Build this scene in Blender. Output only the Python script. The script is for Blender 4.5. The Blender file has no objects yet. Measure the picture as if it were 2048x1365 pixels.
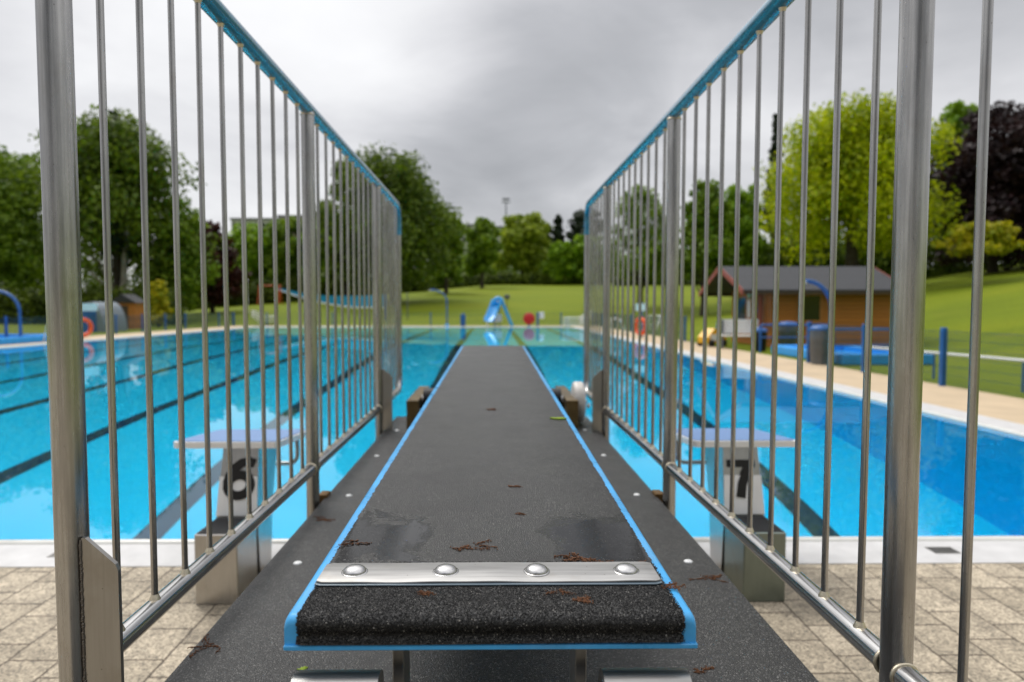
import bpy, math, random
import numpy as np
from mathutils import Vector, Matrix
R = math.radians
SC = bpy.context.scene
COL = SC.collection

# ---------------------------------------------------------------- camera, sky, sun, exposure
CAM_H = 1.32
PITCH, YAW = math.atan(66.5/1300), math.atan(14/1300)
cd = bpy.data.cameras.new('camera'); cam = bpy.data.objects.new('camera', cd); COL.objects.link(cam)
cam.location = (0, 0, CAM_H)
cam.rotation_euler = (R(90)-PITCH, 0, -YAW)
cd.sensor_width = 36; cd.lens = 1300/2048*36; cd.shift_x = 27/2048
cd.clip_start = .02; cd.clip_end = 2000
cd.dof.use_dof = True; cd.dof.focus_distance = 1.05; cd.dof.aperture_fstop = 3.4
SC.camera = cam
SC.render.resolution_x, SC.render.resolution_y = 1024, 682
SC.view_settings.view_transform = 'Standard'; SC.view_settings.look = 'None'
SC.view_settings.exposure = 0.68; SC.view_settings.gamma = 1
SC.view_settings.use_curve_mapping = False
SC.cycles.caustics_refractive = True; SC.cycles.caustics_reflective = False
SC.cycles.max_bounces = 10; SC.cycles.transparent_max_bounces = 16
SC.cycles.sample_clamp_indirect = 6

SUN_EL, SUN_AZ = R(55), R(-35)       # azimuth measured from +Y towards +X
sd = bpy.data.lights.new('sun', 'SUN'); sun = bpy.data.objects.new('sun', sd); COL.objects.link(sun)
sd.energy = 1.3; sd.angle = R(25); sd.color = (1, .97, .92)
sdir = Vector((math.sin(SUN_AZ)*math.cos(SUN_EL), math.cos(SUN_AZ)*math.cos(SUN_EL), math.sin(SUN_EL)))
sun.rotation_euler = (-sdir).to_track_quat('-Z', 'Y').to_euler()

W = bpy.data.worlds.new('World'); SC.world = W; W.use_nodes = True
class NT:
    """small helper round a node tree"""
    def __init__(s, t): s.t = t; t.nodes.clear()
    def n(s, typ, **k):
        o = s.t.nodes.new(typ)
        for a, v in k.items():
            if a in o.inputs and not hasattr(o, a): o.inputs[a].default_value = v
            else: setattr(o, a, v)
        return o
    def i(s, o, **k):
        for a, v in k.items(): o.inputs[a.replace('_', ' ')].default_value = v
        return o
    def l(s, a, b): s.t.links.new(a, b)
    def math(s, op, a, b=None, c=None, clamp=False):
        m = s.n('ShaderNodeMath', operation=op); m.use_clamp = clamp
        for k, v in enumerate((a, b, c)):
            if v is None: continue
            if isinstance(v, (int, float)): m.inputs[k].default_value = v
            else: s.l(v, m.inputs[k])
        return m.outputs[0]
    def vmath(s, op, a, b=None):
        m = s.n('ShaderNodeVectorMath', operation=op)
        for k, v in enumerate((a, b)):
            if v is None: continue
            if isinstance(v, (tuple, list)): m.inputs[k].default_value = v
            else: s.l(v, m.inputs[k])
        return m
    def noise(s, vec, scale, detail=3, rough=.5, dist=0):
        n = s.n('ShaderNodeTexNoise'); s.l(vec, n.inputs['Vector'])
        n.inputs['Scale'].default_value = scale; n.inputs['Detail'].default_value = detail
        n.inputs['Roughness'].default_value = rough; n.inputs['Distortion'].default_value = dist
        return n.outputs['Fac']
    def ramp(s, fac, stops, interp='LINEAR'):
        r = s.n('ShaderNodeValToRGB'); s.l(fac, r.inputs[0]); e = r.color_ramp; e.interpolation = interp
        while len(e.elements) < len(stops): e.elements.new(.5)
        for k, (p, c) in enumerate(stops):
            e.elements[k].position = p
            e.elements[k].color = (c, c, c, 1) if isinstance(c, (int, float)) else (*c, 1)
        return r.outputs[0]
    def mix(s, fac, a, b, blend='MIX'):
        m = s.n('ShaderNodeMix', data_type='RGBA', blend_type=blend)
        for k, v in ((0, fac), (6, a), (7, b)):
            if isinstance(v, (int, float)): m.inputs[k].default_value = v
            elif isinstance(v, tuple): m.inputs[k].default_value = (*v, 1)
            else: s.l(v, m.inputs[k])
        return m.outputs[2]
    def rot_scale(s, vec, sc=(1, 1, 1), rot=(0, 0, 0), loc=(0, 0, 0)):
        m = s.n('ShaderNodeMapping'); s.l(vec, m.inputs[0])
        m.inputs['Scale'].default_value = sc; m.inputs['Rotation'].default_value = rot; m.inputs['Location'].default_value = loc
        return m.outputs[0]

def build_world():
    t = NT(W.node_tree)
    out = t.n('ShaderNodeOutputWorld')
    co = t.n('ShaderNodeTexCoord').outputs['Generated']
    sky = t.n('ShaderNodeTexSky', sky_type='NISHITA', sun_disc=False, sun_elevation=SUN_EL, sun_rotation=SUN_AZ)
    b1 = t.n('ShaderNodeBackground'); t.l(sky.outputs[0], b1.inputs[0]); b1.inputs[1].default_value = .1
    d = t.vmath('NORMALIZE', co).outputs[0]
    x = t.n('ShaderNodeSeparateXYZ'); t.l(d, x.inputs[0])
    den = t.math('ADD', t.math('MAXIMUM', x.outputs[2], 0.0), .26)
    px = t.math('DIVIDE', x.outputs[0], den); py = t.math('DIVIDE', x.outputs[1], den)
    c = t.n('ShaderNodeCombineXYZ'); t.l(px, c.inputs[0]); t.l(py, c.inputs[1])
    n1 = t.noise(t.rot_scale(c.outputs[0], loc=(3.3, 1.2, 0)), .75, 7, .5, .35)
    n2 = t.noise(t.rot_scale(c.outputs[0], loc=(9.1, 4.7, 2)), 2.1, 6, .55, .5)
    val = t.math('ADD', t.math('MULTIPLY', n1, .72), t.math('MULTIPLY', n2, .28))
    # broad dark bank ahead, brighter break up to the left
    def blob(dir_, lo, amp):
        v = Vector(dir_).normalized()
        dp = t.vmath('DOT_PRODUCT', d, tuple(v)).outputs['Value']
        m = t.n('ShaderNodeMapRange', interpolation_type='SMOOTHSTEP'); t.l(dp, m.inputs[0])
        m.inputs[1].default_value = lo; m.inputs[2].default_value = 1.0
        m.inputs[3].default_value = 0; m.inputs[4].default_value = amp
        return m.outputs[0]
    for dir_, lo, amp in (((.05, 1, .25), .965, -.13), ((.5, 1, .5), .93, -.03), ((-.35, 1, .42), .93, .14), ((-.1, 1, .62), .95, .05),
                          ((0, 1, .08), .985, .06), ((-.75, 1, .3), .93, .02), ((0, -1, 0), .4, -.29), ((.9, .5, .45), .9, -.03)):  # dark sky patch behind the camera is added to darken reflections in the steel
        val = t.math('ADD', val, blob(dir_, lo, amp))
    colr = t.ramp(val, [(.12, (.03, .03, .033)), (.30, (.25, .254, .265)), (.42, (.325, .328, .342)), (.54, (.455, .455, .468)), (.66, (.57, .57, .578)), (.8, (.66, .66, .665))])
    zen = t.n('ShaderNodeMapRange', interpolation_type='SMOOTHSTEP'); t.l(x.outputs[2], zen.inputs[0])
    zen.inputs[1].default_value = .38; zen.inputs[2].default_value = .85; zen.inputs[3].default_value = 1.0; zen.inputs[4].default_value = 2.5
    b2 = t.n('ShaderNodeBackground'); t.l(colr, b2.inputs[0]); t.l(zen.outputs[0], b2.inputs[1])   # overcast: brightest overhead
    m = t.n('ShaderNodeMixShader'); m.inputs[0].default_value = .96
    t.l(b1.outputs[0], m.inputs[1]); t.l(b2.outputs[0], m.inputs[2]); t.l(m.outputs[0], out.inputs[0])
build_world()

# pixel of the 2048 wide photograph -> ray, used to find where a distant thing stands on the ground
FW = Vector((math.sin(YAW)*math.cos(PITCH), math.cos(YAW)*math.cos(PITCH), -math.sin(PITCH)))
RT = Vector((math.cos(YAW), -math.sin(YAW), 0)); UP = RT.cross(FW)
CC = Vector((0, 0, CAM_H))
def ray(px, py): return FW + RT*((px-997)/1300) - UP*((py-682.5)/1300)
def at_y(px, py, Y): r = ray(px, py); return CC + r*(Y/r.y)
def at_z(px, py, Z): r = ray(px, py); return CC + r*((Z-CAM_H)/r.z)

def terrain(x, y):
    if x > 13.5: dx = .2*(x-13.5)
    elif x < -19: dx = .012*(-19-x)
    else: dx = 0
    w = min(1, max(0, (x+45)/45)); w = w*w*(3-2*w)
    dy = max(0, y-48.6)*(.035+.078*w)
    z = math.sqrt(dx*dx+dy*dy)
    und = .05*math.sin(x*.31+y*.13)+.04*math.sin(y*.37-x*.11)
    k = min(1, z/.8)
    return 11*(1-math.exp(-z/11)) + und*k
def on_ground(px, py):
    r = ray(px, py)
    prev = None
    for i in range(4, 1600):
        Y = i*.15
        p = CC + r*(Y/r.y)
        if p.z <= terrain(p.x, p.y): return p
    return CC + r*(150/r.y)

# ---------------------------------------------------------------- materials
MATS = {}
def mat(name, base=(.5, .5, .5), rough=.5, metal=0, spec=.5, **kw):
    if name in MATS: return MATS[name]
    m = bpy.data.materials.new(name); m.use_nodes = True
    t = NT(m.node_tree)
    out = t.n('ShaderNodeOutputMaterial'); b = t.n('ShaderNodeBsdfPrincipled')
    t.l(b.outputs[0], out.inputs[0])
    b.inputs['Base Color'].default_value = (*base, 1); b.inputs['Roughness'].default_value = rough
    b.inputs['Metallic'].default_value = metal; b.inputs['Specular IOR Level'].default_value = spec
    co = t.n('ShaderNodeTexCoord').outputs['Object']
    v = kw.get('vary')           # (scale, amount): mottled base colour
    if v:
        n = t.noise(co, v[0], 5, .6)
        c = t.ramp(n, [(.3, tuple(x*(1-v[1]) for x in base)), (.7, tuple(min(1, x*(1+v[1])) for x in base))])
        t.l(c, b.inputs['Base Color'])
        rr = t.math('ADD', t.math('MULTIPLY', n, .25), rough-.12); t.l(rr, b.inputs['Roughness'])
    if kw.get('bump'):
        s, st, dist = kw['bump']
        bp = t.n('ShaderNodeBump'); bp.inputs['Strength'].default_value = st; bp.inputs['Distance'].default_value = dist
        t.l(t.noise(co, s, 4, .6), bp.inputs['Height']); t.l(bp.outputs[0], b.inputs['Normal'])
    if kw.get('coat'): b.inputs['Coat Weight'].default_value = kw['coat']; b.inputs['Coat Roughness'].default_value = .15
    MATS[name] = m; m['_'] = 0
    return m

def steel(name, axis=2, base=.42, rough=.27, tint=(1, .97, .92), con=(.66, 1.25)):
    """brushed stainless tube; fine scratches run along the given axis"""
    m = bpy.data.materials.new(name); m.use_nodes = True; MATS[name] = m
    t = NT(m.node_tree); out = t.n('ShaderNodeOutputMaterial'); b = t.n('ShaderNodeBsdfPrincipled'); t.l(b.outputs[0], out.inputs[0])
    b.inputs['Metallic'].default_value = 1
    co = t.n('ShaderNodeTexCoord').outputs['Object']
    sc = [260, 260, 260]; sc[axis] = 3
    n1 = t.noise(t.rot_scale(co, tuple(sc)), 1, 3, .6)
    sc2 = [40, 40, 40]; sc2[axis] = 1200 if False else 5
    n2 = t.noise(t.rot_scale(co, tuple(sc2)), 1, 4, .65)
    n3 = t.noise(co, 9, 5, .65)
    sp = t.n('ShaderNodeTexVoronoi'); t.l(co, sp.inputs['Vector']); sp.inputs['Scale'].default_value = 55
    spot = t.math('LESS_THAN', sp.outputs['Distance'], .055)
    val = t.math('ADD', t.math('MULTIPLY', n1, .4), t.math('MULTIPLY', n2, .6))
    c = t.ramp(val, [(.32, tuple(base*con[0]*q for q in tint)), (.66, tuple(min(1, base*con[1]*q) for q in tint))])
    c = t.mix(t.math('MULTIPLY', t.ramp(n3, [(.55, 0), (.75, 1)]), .35), c, (base*.62, base*.52, base*.38))
    c = t.mix(t.math('MULTIPLY', spot, .6), c, (.07, .055, .04))
    t.l(c, b.inputs['Base Color'])
    r = t.math('ADD', t.math('MULTIPLY', val, .16), rough-.08); t.l(r, b.inputs['Roughness'])
    bp = t.n('ShaderNodeBump'); bp.inputs['Strength'].default_value = .12; bp.inputs['Distance'].default_value = .0005
    t.l(t.math('ADD', n1, t.math('MULTIPLY', n2, .8)), bp.inputs['Height']); t.l(bp.outputs[0], b.inputs['Normal'])
    return m
ST_Z = steel('brushed_steel_upright', 2, .40, .27, (1, .98, .95))
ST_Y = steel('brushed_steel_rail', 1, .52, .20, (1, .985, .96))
ST_X = steel('brushed_steel_cross', 0, .36, .34)
ST_D = steel('weathered_steel_plate', 2, .34, .36, (1, .965, .91), (.88, 1.08))
ST_BLOCK = steel('satin_steel_sheet', 2, .5, .3, (1, .98, .95), (.9, 1.07))
WELD = mat('weld_bead', (.62, .55, .42), .38, 1, bump=(700, .6, .001))
BOLT = mat('polished_bolt', (.52, .51, .50), .24, 1, bump=(300, .25, .0005))

def grit(name, wet):
    m = bpy.data.materials.new(name); m.use_nodes = True; MATS[name] = m
    t = NT(m.node_tree); out = t.n('ShaderNodeOutputMaterial'); b = t.n('ShaderNodeBsdfPrincipled'); t.l(b.outputs[0], out.inputs[0])
    geo = t.n('ShaderNodeNewGeometry').outputs['Position']
    v = t.n('ShaderNodeTexVoronoi'); t.l(geo, v.inputs['Vector']); v.inputs['Scale'].default_value = (640 if wet else 480)
    sep = t.n('ShaderNodeSeparateXYZ'); t.l(v.outputs['Color'], sep.inputs[0])
    grain = t.ramp(sep.outputs[0], ([(0, (.004, .004, .0042)), (.6, (.013, .0127, .0125)), (.88, (.035, .034, .032)), (.97, (.09, .088, .083)), (1, (.26, .25, .23))] if wet else [(0, (.014, .0138, .0138)), (.7, (.030, .0295, .029)), (.9, (.065, .063, .06)), (1, (.22, .215, .20))]))
    big = t.noise(geo, 5, 5, .6)
    c = t.mix(t.math('MULTIPLY', t.ramp(big, [(.4, 0), (.7, 1)]), .45), grain, (.02, .019, .018))
    col = c; rough = t.math('ADD', t.math('MULTIPLY', big, .36), .20)
    h = t.math('SUBTRACT', 1, t.math('MINIMUM', v.outputs['Distance'], 1))
    bst = .8
    bp = t.n('ShaderNodeBump'); bp.inputs['Distance'].default_value = .0012
    t.l(h, bp.inputs['Height'])
    bp.inputs['Strength'].default_value = .75 if wet else .8
    if wet:
        s = t.n('ShaderNodeSeparateXYZ'); t.l(geo, s.inputs[0])
        nz = t.noise(geo, 11, 5, .65, .6)
        nz2 = t.noise(geo, 45, 4, .6)
        yy = t.math('ADD', s.outputs[1], t.math('MULTIPLY', t.math('SUBTRACT', nz, .5), .30))
        yy = t.math('ADD', yy, t.math('MULTIPLY', t.math('SUBTRACT', nz2, .5), .03))
        a = t.ramp(t.math('SUBTRACT', yy, .40), [(.513, 0), (.522, 1)])
        e = t.ramp(t.math('SUBTRACT', yy, .40), [(.70, 1), (.745, 0)])
        pud = t.math('MULTIPLY', a, e)
        ax = t.math('ADD', t.math('ABSOLUTE', s.outputs[0]), t.math('MULTIPLY', t.math('SUBTRACT', nz, .5), .16))
        pud = t.math('MULTIPLY', pud, t.ramp(ax, [(.095, .10), (.125, 1)]))
        pud = t.math('MULTIPLY', pud, t.math('SUBTRACT', 1, t.math('MULTIPLY', t.math('GREATER_THAN', t.noise(geo, 260, 2), .66), .8)))
        film = t.math('MULTIPLY', t.ramp(t.noise(geo, 7, 4, .6), [(.5, 0), (.6, 1)]), .35)
        wetm = t.math('MAXIMUM', pud, film)
        rough2 = t.n('ShaderNodeMix', data_type='FLOAT'); t.l(pud, rough2.inputs[0]); t.l(rough, rough2.inputs[2]); rough2.inputs[3].default_value = .015
        rough = rough2.outputs[0]
        col = t.mix(t.math('MULTIPLY', wetm, .85), c, (.005, .005, .005))
        t.l(t.math('SUBTRACT', .75, t.math('MULTIPLY', pud, .70)), bp.inputs['Strength'])
        w = t.n('ShaderNodeBump'); w.inputs['Distance'].default_value = .002; w.inputs['Strength'].default_value = .025
        t.l(t.noise(t.rot_scale(geo, (1, .5, 1)), 70, 2), w.inputs['Height']); t.l(bp.outputs[0], w.inputs['Normal']); t.l(w.outputs[0], b.inputs['Normal'])
    else:
        t.l(bp.outputs[0], b.inputs['Normal'])
    t.l(col, b.inputs['Base Color']); t.l(rough, b.inputs['Roughness'])
    b.inputs['Specular IOR Level'].default_value = .42
    return m
GRIT = grit('black_grit_rubber', True)
GRIT_SLAB = grit('dark_grit_deck', False)
BLUE_BOARD = mat('sky_blue_enamel', (.06, .37, .74), .3, 0, .5, vary=(14, .16), bump=(60, .08, .001))
def chip():
    t = BLUE_BOARD.node_tree; n = NT.__new__(NT); n.t = t
    b = next(x for x in t.nodes if x.type == 'BSDF_PRINCIPLED'); src = b.inputs['Base Color'].links[0].from_socket
    co = n.n('ShaderNodeTexCoord').outputs['Object']
    a = n.ramp(n.noise(n.rot_scale(co, (1, .35, 1)), 75, 5, .7), [(.66, 0), (.70, 1)])
    d = n.ramp(n.noise(co, 9, 5, .65), [(.5, 0), (.8, 1)])
    c = n.mix(n.math('MULTIPLY', d, .35), src, (.30, .42, .50)); c = n.mix(n.math('MULTIPLY', a, .8), c, (.012, .06, .11)); n.l(c, b.inputs['Base Color'])
chip()
BLUE_RAIL = mat('blue_rail_coating', (.012, .20, .33), .26, .0, .6, vary=(22, .18), coat=.8)

def pavers():
    m = bpy.data.materials.new('aggregate_pavers'); m.use_nodes = True
    t = NT(m.node_tree); out = t.n('ShaderNodeOutputMaterial'); b = t.n('ShaderNodeBsdfPrincipled'); t.l(b.outputs[0], out.inputs[0])
    g = t.n('ShaderNodeNewGeometry').outputs['Position']
    rot = t.rot_scale(g, (1, 1, 1), (0, 0, R(90)), (.04, .058, 0))
    nb = t.noise(g, 30, 3, .6)
    wob = t.vmath('ADD', rot, None); cmb = t.n('ShaderNodeCombineXYZ'); 
    t.l(t.math('MULTIPLY', t.math('SUBTRACT', nb, .5), .012), cmb.inputs[0]); t.l(t.math('MULTIPLY', t.math('SUBTRACT', nb, .5), .012), cmb.inputs[1])
    t.l(cmb.outputs[0], wob.inputs[1])
    br = t.n('ShaderNodeTexBrick'); t.l(wob.outputs[0], br.inputs['Vector'])
    br.inputs['Scale'].default_value = 1; br.inputs['Brick Width'].default_value = .235; br.inputs['Row Height'].default_value = .195
    br.inputs['Mortar Size'].default_value = .0055; br.inputs['Mortar Smooth'].default_value = .5; br.inputs['Bias'].default_value = 0
    br.inputs['Color1'].default_value = (.335, .28, .20, 1); br.inputs['Color2'].default_value = (.445, .375, .275, 1); br.inputs['Mortar'].default_value = (.10, .075, .05, 1)
    v = t.n('ShaderNodeTexVoronoi'); t.l(g, v.inputs['Vector']); v.inputs['Scale'].default_value = 130
    s = t.n('ShaderNodeSeparateXYZ'); t.l(v.outputs['Color'], s.inputs[0])
    agg = t.ramp(s.outputs[0], [(0, .35), (.2, .72), (.6, 1.08), (1, 1.6)])
    c = t.mix(.85, br.outputs['Color'], agg, 'MULTIPLY')
    st = t.ramp(t.noise(g, 6, 6, .7), [(.32, .52), (.55, 1.0), (.75, 1.12)])
    c = t.mix(.8, c, st, 'MULTIPLY')
    bl = t.ramp(t.noise(g, 23, 5, .7), [(.3, .6), (.5, 1.0)])
    c = t.mix(.7, c, bl, 'MULTIPLY')
    t.l(c, b.inputs['Base Color']); b.inputs['Roughness'].default_value = .75
    bp = t.n('ShaderNodeBump'); bp.inputs['Distance'].default_value = .004; bp.inputs['Strength'].default_value = .6
    hh = t.math('SUBTRACT', t.math('MULTIPLY', v.outputs['Distance'], -.3), t.math('MULTIPLY', br.outputs['Fac'], 1.2))
    t.l(hh, bp.inputs['Height']); t.l(bp.outputs[0], b.inputs['Normal'])
    return m
PAVERS = pavers()
TAN = mat('tan_concrete', (.50, .385, .25), .75, 0, .4, vary=(1.3, .13), bump=(90, .3, .002))
COPING = mat('white_pool_coping', (.54, .53, .52), .5, 0, .4, vary=(7, .10), bump=(50, .15, .002))
LIP = mat('cream_glazed_lip', (.64, .63, .58), .22, 0, .5, vary=(9, .06))
POOLBLUE = mat('pool_blue_lining', (.0, .66, .96), .6, 0, .3, vary=(.5, .03))
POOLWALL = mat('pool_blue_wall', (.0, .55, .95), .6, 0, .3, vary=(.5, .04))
LANE = mat('lane_line_navy', (.004, .03, .075), .6, 0, .3)
WHITE = mat('white_paint', (.78, .78, .77), .4, 0, .5, vary=(8, .06))
DBLUE = mat('dark_blue_paint', (.012, .10, .32), .38, 0, .5, vary=(6, .15))
FBLUE = mat('footbath_blue', (.015, .32, .80), .35, 0, .5, vary=(4, .12))
SBLUE = mat('slide_blue_fibreglass', (.02, .38, .78), .22, 0, .5, vary=(5, .1), coat=.4)
ORANGE = mat('lifebuoy_orange', (.86, .10, .015), .45, 0, .5, vary=(9, .12))
RED = mat('red_plastic', (.55, .015, .015), .4, 0, .5, vary=(9, .15))
YELLOW = mat('yellow_plastic', (.78, .42, .012), .4, 0, .5, vary=(9, .1))
GREY = mat('grey_plastic', (.11, .125, .14), .5, 0, .5, vary=(9, .15))
WIRE = mat('fence_wire_blue', (.03, .09, .12), .5, .2, .5, vary=(5, .15))
BLOCKTOP = mat('block_top_blue_grit', (.14, .24, .44), .6, 0, .4, vary=(60, .15), bump=(300, .5, .002))
BLACK = mat('matt_black_paint', (.006, .006, .006), .5, 0, .4, bump=(80, .1, .001))
DARKGLASS = mat('dark_window_glass', (.01, .012, .012), .06, 0, .6)
def planks(name, base, axis, pitch):
    m = bpy.data.materials.new(name); m.use_nodes = True; MATS[name] = m
    t = NT(m.node_tree); out = t.n('ShaderNodeOutputMaterial'); b = t.n('ShaderNodeBsdfPrincipled'); t.l(b.outputs[0], out.inputs[0])
    co = t.n('ShaderNodeTexCoord').outputs['Object']
    s = t.n('ShaderNodeSeparateXYZ'); t.l(co, s.inputs[0])
    q = t.math('DIVIDE', s.outputs[axis], pitch); fr = t.math('FRACT', q); fl = t.math('FLOOR', q)
    groove = t.ramp(fr, [(0, 0), (.07, 1), (.93, 1), (1, 0)])
    wn = t.n('ShaderNodeTexWhiteNoise', noise_dimensions='1D'); t.l(fl, wn.inputs['W'])
    sc = [2.5, 2.5, 2.5]; sc[axis] = 60
    g = t.noise(t.rot_scale(co, tuple(sc)), 1, 5, .6)
    tone = t.math('ADD', t.math('MULTIPLY', wn.outputs[0], .35), t.math('ADD', t.math('MULTIPLY', g, .5), .55))
    c = t.mix(1, base, tone, 'MULTIPLY'); c = t.mix(t.math('MULTIPLY', t.math('SUBTRACT', 1, groove), .8), c, tuple(x*.2 for x in base))
    t.l(c, b.inputs['Base Color']); b.inputs['Roughness'].default_value = .6
    bp = t.n('ShaderNodeBump'); bp.inputs['Distance'].default_value = .02; t.l(groove, bp.inputs['Height']); t.l(bp.outputs[0], b.inputs['Normal'])
    return m
LOG = planks('orange_log_siding', (.42, .15, .018), 2, .14)
TRIM = mat('red_brown_trim', (.27, .07, .045), .55, 0, .4, vary=(6, .15))
SHINGLE = planks('grey_felt_shingles', (.022, .023, .026), 1, .16)
WOOD = mat('pale_bench_wood', (.72, .71, .68), .6, 0, .4, vary=(5, .1))
BARK = mat('grey_brown_bark', (.055, .045, .033), .9, 0, .2, vary=(5, .35), bump=(14, .7, .05))
BIRCH = mat('pale_birch_bark', (.34, .31, .26), .8, 0, .2, vary=(6, .35), bump=(14, .5, .03))
DIRT = mat('catkin_brown', (.115, .048, .020), .8, 0, .3, vary=(300, .5))
BUD = mat('fresh_green_bud', (.24, .34, .02), .6, 0, .3)
RUBBER_BLACK = mat('black_rubber', (.012, .012, .013), .5, 0, .4)
NYLON = mat('white_nylon_roller', (.62, .58, .53), .4, 0, .5, vary=(30, .12))
STONE = mat('grey_building_wall', (.50, .50, .52), .8, 0, .3, vary=(.3, .15))
BRICKW = mat('pale_red_building_wall', (.55, .44, .42), .8, 0, .3, vary=(.3, .15))

def lawn_mat():
    m = bpy.data.materials.new('mown_lawn'); m.use_nodes = True
    t = NT(m.node_tree); out = t.n('ShaderNodeOutputMaterial'); b = t.n('ShaderNodeBsdfPrincipled'); t.l(b.outputs[0], out.inputs[0])
    g = t.n('ShaderNodeNewGeometry').outputs['Position']
    n1 = t.noise(t.rot_scale(g, (.35, 1.0, 1), (0, 0, R(8))), .16, 6, .6)
    n2 = t.noise(g, 9, 5, .7)
    n3 = t.noise(t.rot_scale(g, (.12, 1.0, 1), (0, 0, R(12))), .8, 3, .6)
    c = t.ramp(t.math('ADD', t.math('MULTIPLY', n1, .6), t.math('MULTIPLY', n3, .4)), [(.32, (.09, .125, .004)), (.5, (.14, .185, .004)), (.7, (.20, .222, .006))])
    c = t.mix(.45, c, t.ramp(n2, [(.3, .45), (.7, 1.5)]), 'MULTIPLY')
    c = t.mix(t.math('MULTIPLY', t.ramp(t.noise(g, .35, 6, .7), [(.60, 0), (.72, 1)]), .35), c, (.20, .15, .04))
    t.l(c, b.inputs['Base Color']); b.inputs['Roughness'].default_value = .85; b.inputs['Specular IOR Level'].default_value = .15
    bp = t.n('ShaderNodeBump'); bp.inputs['Distance'].default_value = .05; bp.inputs['Strength'].default_value = .6
    t.l(t.noise(g, 40, 3, .7), bp.inputs['Height']); t.l(bp.outputs[0], b.inputs['Normal'])
    return m
LAWN = lawn_mat()

def leaf(name, dark, light, trans=.35):
    m = bpy.data.materials.new(name); m.use_nodes = True
    t = NT(m.node_tree); out = t.n('ShaderNodeOutputMaterial')
    ge = t.n('ShaderNodeNewGeometry'); co = ge.outputs['Position']
    n = t.noise(co, .55, 3, .6)
    f = t.math('ADD', t.math('MULTIPLY', n, .75), t.math('MULTIPLY', ge.outputs['Random Per Island'], .3))
    c = t.ramp(f, [(.36, dark), (.72, light)])
    d = t.n('ShaderNodeBsdfPrincipled'); d.inputs['Roughness'].default_value = .55; d.inputs['Specular IOR Level'].default_value = .25
    t.l(c, d.inputs['Base Color'])
    tr = t.n('ShaderNodeBsdfTranslucent'); t.l(c, tr.inputs['Color'])
    mx = t.n('ShaderNodeMixShader'); mx.inputs[0].default_value = trans
    t.l(d.outputs[0], mx.inputs[1]); t.l(tr.outputs[0], mx.inputs[2]); t.l(mx.outputs[0], out.inputs[0])
    return m
LF = dict(
    dark=leaf('dark_green_leaves', (.045, .085, .006), (.19, .27, .014)),
    mid=leaf('mid_green_leaves', (.09, .17, .010), (.25, .36, .018)),
    fresh=leaf('fresh_green_leaves', (.12, .24, .008), (.30, .46, .015)),
    lime=leaf('lime_yellow_leaves', (.20, .29, .003), (.62, .66, .006), .45),
    pale=leaf('pale_green_leaves', (.18, .26, .015), (.38, .45, .03)),
    purple=leaf('copper_purple_leaves', (.012, .006, .007), (.040, .015, .016), .2),
    copper=leaf('copper_red_leaves', (.03, .009, .006), (.085, .022, .014), .25),
    conifer=leaf('dark_conifer_needles', (.012, .025, .010), (.035, .055, .020), .15),
    hedge=leaf('hedge_leaves', (.028, .05, .006), (.16, .22, .010)),
    golden=leaf('golden_green_leaves', (.24, .30, .01), (.60, .50, .015), .4))

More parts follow.
